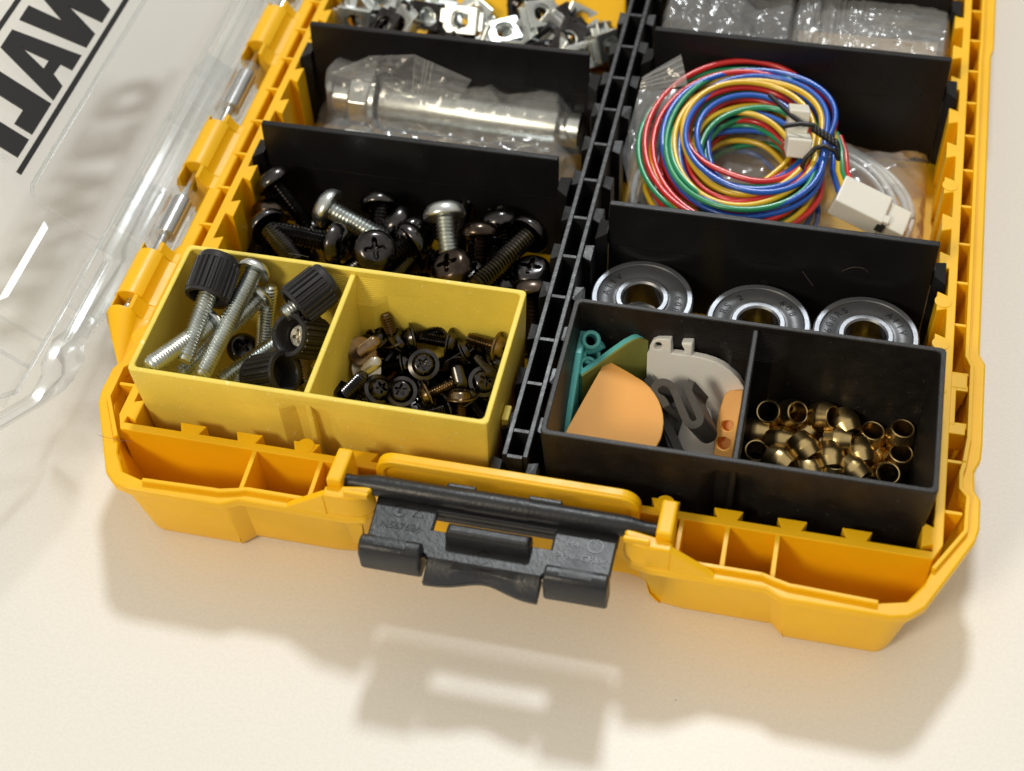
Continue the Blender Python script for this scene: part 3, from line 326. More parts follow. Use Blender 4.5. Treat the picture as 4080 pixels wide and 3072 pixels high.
# ejector marks on some teeth
for k in (3, 9):
    b = MB(); b.lathe([(1.9, 26.15), (1.9, 26.35), (0.01, 26.37)], 20, Matrix.Translation((.55 + 13.05 * k, -3.6, 0)), cap1=True); b.build('ejector_mark', 'case', CASE, CO, smooth=30)
for y in (ys[3], ys[4], ys[5], ys[8]):
    b = MB(); b.lathe([(1.9, 26.15), (1.9, 26.35), (0.01, 26.37)], 20, Matrix.Translation((XC + 86.1, y, 0)), cap1=True); b.build('ejector_mark', 'case', CASE, CO, smooth=30)
# thin ribs between inner wall and rim
for y in (5.8, 18.9, 28.7, 39.2, 43.2, 57.7, 70.9, 83.6, 96.5, 109.4, 122.3, 135.1, 147.9, 160.8, 173.7, 186.6):
    for sgn in (1, -1):
        wth = 1.6 if y in (28.7, 39.2) else .85
        xa = XC + sgn * 88.6; xt = XC + sgn * 92.6; xb = XC + sgn * 89.4
        b = MB(); b.hexa([(xa, y - wth / 2, 3), (xb, y - wth / 2, 3), (xb, y + wth / 2, 3), (xa, y + wth / 2, 3), (xa, y - wth / 2, 25.6), (xt, y - wth / 2, 25.6), (xt, y + wth / 2, 25.6), (xa, y + wth / 2, 25.6)])
        b.build('rib', 'case', CASE, CO, bevel=.15)
for x in (29.2, 131.4, 141.6, 44.2, 122.0):
    b = MB(); w = .5
    b.hexa([(x - w, -12.6, 3), (x + w, -12.6, 3), (x + w, -6.3, 3), (x - w, -6.3, 3), (x - w, -17.2, 25.3), (x + w, -17.2, 25.3), (x + w, -6.3, 26.0), (x - w, -6.3, 26.0)])
    b.build('rib', 'case', CASE, CO, bevel=.15)
for y0, y1 in ((26.2, 28.8), (39.1, 43.3)):
    b = MB(); b.box(XC + 88.7, XC + 92.4, y0, y1, 20, 25.7); b.build('rib', 'case', CASE, CO, bevel=.2)
b = MB(); b.box(XC + 88.7, XC + 90.1, 28.7, 39.2, 8, 25.7); b.build('rib', 'case', CASE, CO, bevel=.2)
# latch towers: block, fin and gusset on each side
for sgn in (1, -1):
    X = lambda d: XC + sgn * d
    b = MB()
    prof = [(26.2, -14.6), (26.2, -15.6), (27.0, -17.4), (28.6, -18.7), (31, -19.05), (36.2, -19.1), (36.2, -16.6), (27.4, -15.2)]
    def towr(z, k=0): return [(X(d + k * .45), y + k, z) for d, y in prof]
    b.rings([towr(6.5, 6.6), towr(9, 5.6), towr(22, 2.6), towr(25.5, 0), towr(32.2)], True, True)
    b.build('latch_tower', 'case', CASE, CO, bevel=.5, smooth=35)
    b = MB(); b.hexa([(X(32.6), -17.4, 20), (X(36.0), -17.4, 20), (X(36.0), -6, 20), (X(32.6), -6, 20), (X(32.6), -16.6, 34.4), (X(35.9), -16.6, 34.4), (X(35.9), -7.4, 33.4), (X(32.6), -7.4, 33.4)])
    b.build('hinge_fin', 'case', CASE, CO, bevel=.6)
    b = MB(); b.hexa([(X(36), -19.22, 23.2), (X(46), -19.22, 23.2), (X(46), -17.2, 23.2), (X(36), -17.2, 23.2), (X(36), -19.1, 32.0), (X(45), -19.0, 25.3), (X(45), -17.4, 25.3), (X(36), -17.4, 32.0)])
    b.build('gusset', 'case', CASE, CO, bevel=.3)
    b = MB(); b.box(min(X(26.4), X(31.8)), max(X(26.4), X(31.8)), -18.6, -17.6, 32.0, 33.6); b.build('latch_stop', 'case', CASE, CO, bevel=.3)
# raised arch between the towers
def arch(x0, x1, z0, z1, r, n=6):
    p = [(x0, z0)]
    for i in range(n + 1):
        a = math.pi - math.pi / 2 * i / n; p.append((x0 + r + r * math.cos(a), z1 - r + r * math.sin(a)))
    for i in range(n + 1):
        a = math.pi / 2 - math.pi / 2 * i / n; p.append((x1 - r + r * math.cos(a), z1 - r + r * math.sin(a)))
    return p + [(x1, z0)]
b = MB(); pr = arch(57.0, 113.4, 3, 32.0, 4.2); b.rings([[(x, -7.6, z) for x, z in pr], [(x, -5.6, z) for x, z in pr]], True, True); b.build('arch_panel', 'case', CASE, CO, bevel=.3, smooth=35)
po = arch(57.0, 113.4, 22, 32.0, 4.2); pi_ = arch(58.9, 111.5, 22, 30.2, 2.8)
b = MB(); b.rings([[(x, -8.3, z) for x, z in po + pi_[::-1]], [(x, -7.5, z) for x, z in po + pi_[::-1]]], True, True); b.build('arch_frame', 'case', CASE, CO, bevel=.35, smooth=35)
# hinge barrels along the left side
AX, AZ = -14.2, 25.5
def barrel_prof(slot):
    out = [(-8.0, 8), (-10.5, 8.5), (-15.5, 17), (-17.6, 21.5), (-18.2, 25.0)]
    if slot:
        out += [(-17.4, 27.6), (-16.9, 27.9), (-16.4, 23.4), (-12.7, 23.4), (-12.4, 29.0), (-11.6, 28.6), (-10.4, 26.4), (-9.4, 25.4), (-8.0, 25.2)]
    else:
        out += [(AX + 4 * math.cos(math.pi - math.pi * i / 10), AZ + 4 * math.sin(math.pi - math.pi * i / 10)) for i in range(1, 9)] + [(-10.7, 26.6), (-9.9, 25.6), (-8.0, 25.2)]
    return out
for y0, y1 in ((25, 46.9), (70, 94.0), (119, 142.6), (168, 191.5), (217, 240)):
    b = MB(); b.extrude_path(barrel_prof(True), y0, y0 + 4.6); b.extrude_path(barrel_prof(False), y0 + 4.55, y1 - 3.0); b.extrude_path(barrel_prof(True), y1 - 3.05, y1)
    b.build('hinge_barrel', 'case', CASE, CO, smooth=32, bevel=.18)
b = MB(); b.rings([[(x, 25.1, z) for x, z in barrel_prof(False)], [(x, 24.0, AZ + (z - AZ) * .97) for x, z in barrel_prof(False)], [(max(x, -11.5), 13.0, min(z, 23.0)) for x, z in barrel_prof(False)], [(max(x, -9.0), 6.0, min(z, 22.5)) for x, z in barrel_prof(False)]], True, True)
b.build('hinge_cheek', 'case', CASE, CO, smooth=50)
for y0, y1 in ((25.8, 31), (42.5, 74.4), (90.6, 123.4), (139.2, 172.4), (188, 221)):
    b = MB(); b.lathe([(.05, 0), (.9, .15), (1.15, .6), (1.15, y1 - y0 - .6), (.9, y1 - y0 - .15), (.05, y1 - y0)], 20, Matrix.Translation((AX, y0, AZ + .2)) @ Matrix.Rotation(R(-90), 4, 'X'))
    b.build('hinge_pin', 'steel', CASE, CO, smooth=50)

# ------------------------------------------------------------------ clear lid, open past upright (part of the case)
LIDPHI = R(38)
lid_m = Matrix.Translation(((AX - XC) * S, -100 * S, AZ * S)) @ Matrix(((-math.cos(LIDPHI), 0, -math.sin(LIDPHI), 0), (0, 1, 0, 0), (math.sin(LIDPHI), 0, -math.cos(LIDPHI), 0), (0, 0, 0, 1)))
lo = [(x - AX, y) for x, y in outline]                       # lid outline in lid coordinates: s away from hinge, y, n outwards
# straighten the latch recess
lo = [(sx, (-19.3 if (-19.3 < y < -10) and 60 < sx < 140 else y)) for sx, y in lo]
lo = [p for i, p in enumerate(lo) if p != lo[i - 1]]
b = MB()
rs = [[(x, y, z) for x, y in offset(lo, d)] for z, d in ((0.3, .2), (4, .6), (11.5, 1.6), (14.2, 3.0), (15, 5.0))]
rs2 = [[(x, y, z) for x, y in offset(lo, d)] for z, d in ((13.2, 5.6), (11.2, 3.6), (4, 2.4), (0.3, 1.9))]
b.rings(rs + rs2, closed=True)
LID = b.build('lid_wall', 'clear_edge', CASE); LID.name = 'lid'; LID.matrix_local = lid_m
LID.data.polygons.foreach_set('use_smooth', [True] * len(LID.data.polygons)); LID.data.set_sharp_from_angle(angle=R(30))
def lidpart(mb, name, mat, **k): return mb.build(name, mat, LID, **k)
b = MB(); b.plate(offset(lo, 4.9), [], 13.2, 15.0); lidpart(b, 'clear_panel', 'clear')
# raised pad with sloping sides in the near corner
def frus(x0, x1, y0, y1, z0, z1, ins):
    q = MB(); q.rings([[(x0, y0, z0), (x1, y0, z0), (x1, y1, z0), (x0, y1, z0)], [(x0 + ins, y0 + ins, z1), (x1 - ins, y0 + ins, z1), (x1 - ins, y1 - ins, z1), (x0 + ins, y1 - ins, z1)]], False, True); return q
pd = MB(); z0, z1 = 13.1, 12.44
pd.rings([[(12.4, 19.0, z0), (25.4, 19.8, z0), (25.4, 46.6, z0), (12.4, 46.6, z0)], [(13.4, 21.6, z1), (23.8, 21.9, z1), (23.8, 44.9, z1), (13.4, 45.2, z1)]], False, True)
lidpart(pd, 'corner_pad', 'clear_soft')
lidpart(frus(12.4, 60, -4.0, 13.2, 13.1, 11.4, 1.2), 'front_pad', 'clear_edge')
for pth in ([(32, 235), (32, 54), (31, 51.6), (28, 50), (12.5, 49.8)], [(11.4, 240), (11.4, 49), (11.6, 19), (11.9, 0)], [(8.2, 240), (8.2, 62)], [(7.6, 46), (7.6, 20)], [(12, 16.4), (60, 16.4)], [(12, 8.4), (60, 8.4)], [(12, 1), (22, -12), (60, -13)]):
    b = MB(); b.tube([(x, y, 12.9) for x, y in pth], .55, 6); lidpart(b, 'stiffening_ridge', 'clear_edge', smooth=60)
for y in (48.5, 19.8, 29, 67.5, 97, 116.5):
    b = MB(); b.box(3.6, 11.6, y - .6, y + .6, 4.5, 13.2); lidpart(b, 'cross_web', 'clear_edge')
for y0, y1 in ((50.5, 66.0), (98.2, 115.5), (147, 164.2), (196, 213)):
    b = MB(); b.lathe([(1.5, 0), (3.6, 0), (3.6, y1 - y0), (1.5, y1 - y0)], 24, Matrix.Translation((0, y0, 0)) @ Matrix.Rotation(R(-90), 4, 'X'), closed=True); lidpart(b, 'hinge_knuckle', 'clear_edge', smooth=40)
    b = MB(); b.box(2.2, 11.5, y0, y1, 3.4, 4.8); b.box(2.4, 4.0, y0, y0 + 1.2, -2, 12); b.box(2.4, 4.0, y1 - 1.2, y1, -2, 12); lidpart(b, 'hinge_leaf', 'clear_edge')
    b = MB(); b.lathe([(1.2, 1.4), (2.5, 1.4), (2.5, y1 - y0 - 2.0), (1.2, y1 - y0 - 2.0)], 24, Matrix.Translation((0, y0, 0)) @ Matrix.Rotation(R(-90), 4, 'X'), closed=True); lidpart(b, 'magnified_pin', 'steel', smooth=40)  # added wide steel tube imitates the pin magnified by the clear knuckle
# lettering moulded and printed on the lid, read from inside it is mirrored: D E W A L T between two lines
def letter(poly, holes=()):
    b = MB(); b.plate(poly, holes, 13.05, 13.6); lidpart(b, 'printed_letter', 'print')
s0, s1 = 38.15, 55.7
letter([(s0, 59.2), (s0, 65.6), (51.3, 65.6), (51.3, 70.6), (55.7, 70.6), (55.7, 54.4), (51.3, 54.4), (51.3, 59.2)])
letter([(55.7, 79.3), (s0, 79.3), (s0, 67.7), (43.1, 67.7), (43.1, 72.9), (55.7, 73.0)])
letter([(55.7, 93.3), (55.6, 86.4), (s0, 80.8), (s0, 86.3), (41.5, 88.1), (41.3, 92.5), (s0, 92.9), (s0, 98.8)], [[(51.4, 89.9), (44.3, 91.3), (44.3, 87.9)]])
letter([(55.7, 103.4), (55.6, 97.7), (s0, 102.3), (s0, 107.9), (47.6, 111.1), (s0, 113.0), (s0, 118.4), (55.6, 124.2), (55.7, 118.4), (46.5, 115.7), (55.7, 112.8), (55.7, 109.4), (46.4, 105.4)])
letter([(s0, 126.5), (s0, 141), (42.5, 141), (42.5, 132), (44.8, 132), (44.8, 139.5), (48.8, 139.5), (48.8, 132), (51.3, 132), (51.3, 141), (55.7, 141), (55.7, 126.5)])
letter([(s0, 144), (s0, 156), (42, 160.5), (52, 160.5), (55.7, 156), (55.7, 144)], [[(42.5, 149.5), (42.5, 154), (44, 155.2), (50, 155.2), (51.3, 154), (51.3, 149.5)]])
for a0, a1 in ((35.4, 36.8), (57.8, 59.1)):
    b = MB(); b.box(a0, a1, 55.2, 163, 13.05, 13.6); lidpart(b, 'printed_line', 'print')
me = text_mesh('®', 3.2, .05); mesh_part('registered_mark', me, 'clear_edge', LID, Matrix.Translation((41 * S, 56.5 * S, 12.9 * S)) @ Matrix.Rotation(R(90), 4, 'Z'))

# ------------------------------------------------------------------ black latch on the case front
LZ = 29.6
LAT = MB(); LAT.box(59.8, 110.3, -16.85, -13, LZ - 3.8, LZ - 1.65)
LAT.plate([(59.7, -15), (60.3, -27), (72.6, -27), (73.4, -28.2), (96.9, -28.2), (97.6, -27), (110.3, -27), (110.4, -15)], [[(73.0, -21.4), (73.0, -16.9), (97.5, -16.9), (97.5, -21.4)]], LZ - 1.6, LZ)
LATCH = LAT.build('latch', 'latch', CASE, CO, bevel=.4)
def lp_(mb, name, mat='latch', **k): return mb.build(name, mat, LATCH, CO, **k)
b = MB(); b.lathe([(.05, 0), (1.5, .1), (1.5, 4.6), (1.65, 5.6), (2.2, 8.6), (2.2, 61.4), (1.65, 64.4), (1.5, 65.4), (1.5, 69.9), (.05, 70.0)], 24, Matrix.Translation((50.2, -13.9, 31.0)) @ Matrix.Rotation(R(90), 4, 'Y'))
lp_(b, 'pivot_rod', smooth=40)
b = MB(); b.box(74, 80, -12.4, -11.3, 31.2, 32.6); b.box(91, 98, -12.4, -11.3, 31.2, 32.6); lp_(b, 'rod_flange', bevel=.3)
b = MB(); b.lathe([(2.36, 0), (2.36, 13)], 24, Matrix.Translation((78.6, -13.9, 31.0)) @ Matrix.Rotation(R(90), 4, 'Y'), cap0=True, cap1=True); lp_(b, 'rod_collar', smooth=40)
b = MB(); b.rings([[(76.4, -20.4, LZ - .1), (93.8, -20.4, LZ - .1), (93.8, -24.4, LZ - .1), (76.4, -24.4, LZ - .1)], [(76.4, -20.6, LZ + 2.2), (93.8, -20.6, LZ + 2.2), (93.8, -24.0, LZ + 2.6), (76.4, -24.0, LZ + 2.6)], [(76.9, -21.6, LZ + 3.6), (93.3, -21.6, LZ + 3.6), (93.3, -23.4, LZ + 3.8), (76.9, -23.4, LZ + 3.8)]], False, True)
lp_(b, 'catch_bar', bevel=.35)
for x0, x1 in ((59.9, 72.6), (97.7, 110.5)):
    b = MB(); pr = [(-26.0, LZ - 1), (-26.2, LZ + 1.8), (-27.0, LZ + 3.3), (-28.6, LZ + 3.6), (-30.0, LZ + 3.0), (-30.8, LZ + 1.2), (-30.6, LZ - 3.5), (-29.8, LZ - 5.2), (-26.0, LZ - 5.2)]
    b.rings([[(x0, y, z) for y, z in pr], [(x1, y, z) for y, z in pr]], True, True); lp_(b, 'thumb_pad', bevel=.5, smooth=40)
    b = MB()
    for i in range(13): b.box(x0 + 3.2 + i * .5, x0 + 3.45 + i * .5, -29.3, -27.3, LZ + 3.2, LZ + 3.62)
    lp_(b, 'grip_ridges')
n = 16; top = []; 
b = MB(); r0 = []; r1_ = []; r2_ = []; r3_ = []
for i in range(n + 1):
    u = i / n; x = 73.4 + (96.9 - 73.4) * u; dip = 2.3 * math.exp(-((u - .52) / .24) ** 2)
    r0.append((x, -28.0, LZ)); r1_.append((x, -29.4 + dip * .5, LZ - 1.6)); r2_.append((x, -32.6 + dip, LZ - 2.6)); r3_.append((x, -32.2 + dip, LZ - 4.2))
vs = r0 + r1_ + r2_ + r3_ + [(p[0], -27.0, LZ - 4.2) for p in r0]; fs = []
for k in range(4):
    for i in range(n): a = k * (n + 1) + i; fs.append((a, a + 1, a + n + 2, a + n + 1))
fs += [tuple(k * (n + 1) for k in range(5)), tuple(k * (n + 1) + n for k in range(5))]
b.add(vs, fs); lp_(b, 'finger_lip', smooth=35, bevel=.25)
def ring_mark(x, y, r):
    b = MB(); b.lathe([(r, LZ - .05), (r, LZ + .1), (r - .22, LZ + .1), (r - .22, LZ - .05)], 28, Matrix.Translation((x, y, 0)), closed=True); lp_(b, 'moulded_circle', 'black', smooth=30)
ring_mark(84.6, -26.0, 1.55); ring_mark(65.2, -18.2, 1.6); ring_mark(106.2, -19.0, 1.65)
def latch_text(body, size, x, y, rot=0):
    mesh_part('moulded_text', text_mesh(body, size, .07), 'black', LATCH, Matrix.Translation(((x - CO[0]) * S, (y - CO[1]) * S, (LZ + .06) * S)) @ Matrix.Rotation(R(rot), 4, 'Z'))
latch_text('N567684', 2.3, 66.4, -21.9); latch_text('>PA6-GF30<', 1.95, 104.0, -22.4); latch_text('M4', 2.0, 101.6, -19.4); latch_text('8', 1.6, 65.2, -18.2)
b = MB(); b.tube([(68.2, -19.1, LZ), (70.4, -19.1, LZ), (69.3, -17.1, LZ)], .13, 5, closed=True); lp_(b, 'moulded_triangle', 'black')

# ------------------------------------------------------------------ black centre rail
RAIL = thing('centre_rail', 'black plastic ladder rail running down the middle of the case', 'divider rail', (85.1, 120, 4)); RO = (85.1, 120, 4)
yy = [.7, 7.6, 21, 34, 47.3, 60.3, 73.4, 86.8, 100.1, 113.5, 126.2, 139.4, 153.1, 166.3, 179.5, 192.7, 206, 219, 232, 243.5]
for x0, x1 in ((82.3, 83.45), (86.75, 87.9)):
    b = MB(); b.box(x0, x1, .7, 243.5, 4, 28.5); b.build('side_rail', 'rail', RAIL, RO, bevel=.18)
for y in yy:
    b = MB(); b.box(83.4, 86.8, y - .5, y + .5, 4.2, 28.35); b.build('cross_rib', 'rail', RAIL, RO, bevel=.12)
for k in range(-4, 15):
    y = 50.7 + 12.95 * k
    for sgn in (1, -1):
        xa = 85.1 + sgn * 2.75; xb = 85.1 + sgn * 5.0; zt = 27.0 + random.uniform(-1.2, .3)
        b = MB(); b.hexa([(xa, y - 2.0, 4), (xb, y - 3.0, 4), (xb, y + 3.0, 4), (xa, y + 2.0, 4), (xa, y - 2.0, zt), (xb, y - 2.9 + random.uniform(0, .6), zt - random.uniform(0, .8)), (xb, y + 2.9 - random.uniform(0, .6), zt - random.uniform(0, .8)), (xa, y + 2.0, zt)])
        b.build('rail_tooth', 'rail', RAIL, RO, bevel=.15)

# ------------------------------------------------------------------ removable divider panels
def divider(x0, x1, yt, yb, label, hole=True):
    o = thing('divider_panel', label, 'divider', ((x0 + x1) / 2, yb, 4), 'black divider panels'); og = ((x0 + x1) / 2, yb, 4)
    yz = lambda z: yb + (yt - yb) * (z - 4) / 31.
    def slab(xa, xb, za, zb, th, dy):
        q = MB(); q.hexa([(xa, yz(za) - th / 2 + dy, za), (xb, yz(za) - th / 2 + dy, za), (xb, yz(za) + th / 2, za), (xa, yz(za) + th / 2, za), (xa, yz(zb) - th / 2 + dy, zb), (xb, yz(zb) - th / 2 + dy, zb), (xb, yz(zb) + th / 2, zb), (xa, yz(zb) + th / 2, zb)]); return q
    slab(x0, x1, 22.9, 35, 1.7, 0).build('upper_panel', 'black', o, og, bevel=.25)
    slab(x0 + .15, x1 - .15, 4, 22.85, 1.5, .14).build('lower_panel', 'black', o, og, bevel=.12)
    for xe, sg in ((x0, -1), (x1, 1)):
        q = MB(); y = yz(14)
        q.hexa([(xe, y - 2.0, 4), (xe + sg * 2.6, y - 3.0, 4), (xe + sg * 2.6, y + 3.0, 4), (xe, y + 2.0, 4), (xe, yz(27) - 2.2, 27.4), (xe + sg * 2.8, yz(25) - 3.6, 26.6), (xe + sg * 2.8, yz(25) + 3.6, 26.6), (xe, yz(27) + 2.2, 27.4)])
        q.build('slot_tab', 'black', o, og, bevel=.2)
    if hole:
        q = MB(); q.lathe([(.9, -.05), (.9, .05), (.6, .08), (.5, .02), (.05, .02)], 18, Matrix.Translation(((x0 + x1) / 2, yz(16.8) - .65, 16.8)) @ Matrix.Rotation(R(90), 4, 'X')); q.build('gate_mark', 'rail', o, og, smooth=30)
    return o
divider(1.0, 77.3, 86.0, 83.3, 'black divider panel behind the heap of large rack screws')
divider(1.0, 77.3, 126.6, 122.2, 'black divider panel behind the bag with the large bolt')
divider(92.3, 168.7, 73.1, 70.3, 'black divider panel standing between the bearings and the coloured wires')
divider(92.3, 168.7, 139.8, 135.1, 'black divider panel behind the coil of coloured wires')
divider(92.3, 168.7, 173.5, 171.2, 'black divider panel at the far right, cut by the top of the picture')

# ------------------------------------------------------------------ printed bins
def make_bin(name, label, x0, y0, mat, org):
    W, Dp, H = 80.0, 38.2, 39.0
    o = thing(name, label, 'bin', org)
    def loop(e, notch, ins):      # e: wall inset, notch: groove depth, ins: draft
        a = ins + e; xm = 40.0; p = []
        w0, w1 = 6.6 + (.8 if e else 0), 3.6 + (.8 if e else 0)
        r = 1.0
        p += [(a + r, a), (xm - w0, a), (xm - w1, a + notch), (xm + w1, a + notch), (xm + w0, a), (W - a - r, a), (W - a - .3 * r, a + .3 * r), (W - a, a + r)]
        p += [(W - a, Dp - a - r), (W - a - .3 * r, Dp - a - .3 * r), (W - a - r, Dp - a), (xm + w0, Dp - a), (xm + w1, Dp - a - notch), (xm - w1, Dp - a - notch), (xm - w0, Dp - a), (a + r, Dp - a), (a + .3 * r, Dp - a - .3 * r), (a, Dp - a - r), (a, a + r), (a + .3 * r, a + .3 * r)]
        return [(x0 + x, y0 + y) for x, y in p]
    NT = 2.3; up = [(31.0 + .45 * k, NT * (1 - k / 15)) for k in range(16)]
    lv = [(4.2, 3.0, NT), (5.2, 1.9, NT), (7.5, 1.3, NT)]
    for k in range(15): lv += [(up[k][0], .25 * (1 - k / 15), up[k][1]), (up[k][0] + .03, .25 * (1 - k / 15), up[k + 1][1])]
    lv += [(H - .18, 0, 0.02), (H, .18, .02)]
    rs = [[(x, y, z) for x, y in loop(0, nt, ins)] for z, ins, nt in lv]
    li = [(H, -.18, .02), (H - .18, 0, .06)]
    for k in range(14, -1, -1): li += [(up[k][0] - .4 + .03, .25 * (1 - k / 15), up[k + 1][1]), (up[k][0] - .4, .25 * (1 - k / 15), up[k][1])]
    li += [(7.5, 1.3, NT), (6.0, 2.4, NT)]
    ri = [[(x, y, z) for x, y in loop(1.15, nt, ins)] for z, ins, nt in li]
    b = MB(); b.rings(rs + ri, True, True); b.build('bin_wall', mat, o, org, smooth=28)
    b = MB(); b.box(x0 + 39.35, x0 + 40.65, y0 + 1.0, y0 + Dp - 1.0, 5.9, 38.1); b.build('partition', mat, o, org, bevel=.3)
    return o
BY = make_bin('parts_bin', 'lemon yellow printed bin with two compartments of screws', 0, 0, 'bin_yellow', (40, 19.1, 4))
b = MB(); b.box(79.85, 81.4, 10.5, 14.6, 6, 27.5); b.build('side_key', 'bin_yellow', BY, (40, 19.1, 4), bevel=.2)
BB = make_bin('parts_bin', 'black printed bin holding plastic tags and brass ferrules', 90.9, 0, 'bin_black', (130.9, 19.1, 4))

# ------------------------------------------------------------------ screws
def thread(L, rmaj, rmin, pitch, n=14, z0=0.):
    K = int(L / pitch * 2) + 2; b = MB(); vs = []; fs = []
    for k in range(K + 1):
        for i in range(n):
            z = min((k - 2) * pitch / 2 + pitch * i / n, L); z = max(z, 0); r = rmaj if k % 2 else rmin
            if z >= L - pitch * .9: r = min(r, rmin + (rmaj - rmin) * .5)
            if z >= L - .001: r = rmin * .92
            a = 2 * math.pi * i / n; vs.append((r * math.cos(a), r * math.sin(a), z0 - z))
    for k in range(K):
        for i in range(n - 1): a = k * n + i; fs.append((a, a + 1, a + n + 1, a + n))
        if k + 3 <= K: fs.append((k * n + n - 1, (k + 2) * n, (k + 3) * n, (k + 1) * n + n - 1))
    b.add(vs, fs)
    b.lathe([(rmin * .95, z0 - L + .02), (rmin * .75, z0 - L - .12), (.02, z0 - L - .12)], n)
    return b
def star(kind, r, i, n):
    a = 2 * math.pi * i / n
    if kind == 5: k = .5 + .5 * math.cos(5 * a); return r * (.50 + .50 * k ** 1.6)
    k = abs(math.cos(2 * a)); return r * (.40 + .60 * max(0, (k - .55) / .45) ** .8)
def head(prof, star_kind, rs_, depth, n=40):
    rs = []
    for r, z in prof: rs.append([(r * math.cos(2 * math.pi * i / n), r * math.sin(2 * math.pi * i / n), z) for i in range(n)])
    zt = prof[-1][1]
    if star_kind:
        for f, z in ((1, zt), (.94, zt - depth * .35), (.72, zt - depth * .9), (.3, zt - depth)):
            rs.append([(star(star_kind, rs_ * f, i, n) * math.cos(2 * math.pi * i / n), star(star_kind, rs_ * f, i, n) * math.sin(2 * math.pi * i / n), z) for i in range(n)])
    b = MB(); b.rings(rs, True, True); return b
PROTO = {}
def small_screw(mat):
    o = thing('flange_screw', 'x', 'screw')
    h = head([(1.4, 0.), (3.55, 0.), (3.65, .18), (3.6, .42), (2.75, .62), (2.62, .9), (2.4, 1.55), (1.95, 1.95), (1.75, 2.02)], 5, 1.6, 1.3).build('head', mat, o, smooth=40)
    s = thread(7.0, 1.52, 1.12, .62).build('shank', mat, o, smooth=55); return o, [h, s]
def big_screw(mat, L):
    o = thing('rack_screw', 'x', 'screw')
    h = head([(2.4, 0.), (4.95, 0.), (5.2, .3), (5.2, 1.0), (4.85, 2.1), (4.0, 3.1), (3.0, 3.6)], 4, 2.85, 2.2).build('head', mat, o, smooth=40)
    s = thread(L, 2.6, 2.0, .95, 16).build('shank', mat, o, smooth=55); return o, [h, s]
def pan_screw(mat, L, name='machine_screw'):
    o = thing(name, 'x', 'screw')
    h = head([(2.1, 0.), (3.7, 0.), (3.85, .3), (3.7, 1.1), (3.1, 1.9), (2.3, 2.2)], 4, 1.9, 1.5).build('head', mat, o, smooth=40)
    s = thread(L, 2.15, 1.62, .76, 16).build('shank', mat, o, smooth=55); return o, [h, s]
def knob_mesh(L=10.4, r=5.25):
    n = 132; b = MB()
    def rr(i, k): a = (i % 6); return r * (1.0 if a in (1, 2, 3) else .90) if k else r * .955
    def ring(z, sc, k): return [(rr(i, k) * sc * math.cos(2 * math.pi * i / n), rr(i, k) * sc * math.sin(2 * math.pi * i / n), z) for i in range(n)]
    z0, z1 = -L / 2, L / 2
    b.rings([ring(z0 + 4.5, .60, 0), ring(z0 + .3, .76, 0), ring(z0, .80, 0), ring(z0, .98, 0), ring(z0 + .7, 1.0, 0), ring(z0 + .8, 1., 1), ring(z1 - 1.8, .985, 1), ring(z1 - 1.7, .955, 0), ring(z1 - .5, .94, 0), ring(z1, .86, 0), ring(z1, .55, 0), ring(z1 - .5, .50, 0)], True, True)
    return b
def knob_screw(L, inverted=False):
    o = thing('thumb_screw', 'x', 'thumb screw')
    k = knob_mesh().build('knurled_head', 'knob', o, smooth=35); parts = [k]
    if not inverted:
        parts.append(thread(L, 2.15, 1.62, .76, 16, -1.0).build('shank', 'zinc', o, smooth=55))
    else:
        k.rotation_euler = (math.pi, 0, 0)
        parts.append(thread(9, 2.15, 1.62, .76, 16, -5.0).build('shank', 'zinc', o, smooth=55))
    return o, parts
def proto(key, fn):
    if key not in PROTO:
        o, parts = fn(); KIDS[o.name] = parts; PROTO[key] = [o, 0]
    pr = PROTO[key]
    if pr[1] == 0: pr[1] = 1; return pr[0]
    return copy_tree(pr[0])
G_S = 'small flange screws heaped in the yellow bin'
for k, p, ax, lab in D['small']:
    o = proto(('s', k), lambda: small_screw({'black': 'blackox', 'gold': 'gold', 'silver': 'silver', 'copper': 'copper'}[k]))
    pose(o, p, ax, random.uniform(0, 6)); tag(o, lab, 'screw', G_S)
for k, p, ax in D['small_fill']:
    o = proto(('s', k), lambda: small_screw('blackox'))
    pose(o, p, ax, random.uniform(0, 6)); tag(o, ('black' if k == 'black' else 'brown') + ' flange screw buried under others in the small screw heap', 'screw', G_S)
G_T = 'long screws and thumbscrews in the yellow bin'
for it in D['thumb']:
    k, p, ax, lab = it[:4]; L = it[4] if len(it) > 4 else 12
    if k == 'knob': o, pp = knob_screw(20.0 if 'leaning' in lab else 7.0)
    elif k == 'knobout': o, pp = knob_screw(9, True)
    else: o, pp = pan_screw({'pan': 'zinc', 'blackpan': 'blackox', 'brownpan': 'gold'}[k], L)
    pose(o, p, ax, random.uniform(0, 6)); tag(o, lab, 'screw' if 'knob' not in k else 'thumb screw', G_T)
    if k == 'knobout' and 'silver' in lab:
        q = head([(2.6, 0), (2.6, .6), (2.3, .9)], 4, 1.8, .8); m_ = q.build('screw_head', 'silver', o, smooth=40); m_.location = (0, 0, .9 * S)
G_B = 'large rack screws in the compartment behind the yellow bin'
MB_ = {'black': ('blackox', 15), 'zinc': ('zinc', 16), 'blacklong': ('blackox', 20), 'brown': ('brown', 15)}
for k, p, ax, lab in D['big3'] + D['big4']:
    o = proto(('b', k), lambda: big_screw(*MB_[k])); pose(o, p, ax, random.uniform(0, 6)); tag(o, lab, 'screw', G_B)
for k, p, ax in D['big_fill']:
    o = proto(('b', k), lambda: big_screw(*MB_[k])); pose(o, p, ax, random.uniform(0, 6)); tag(o, 'black rack screw buried under others in the large screw heap', 'screw', G_B)

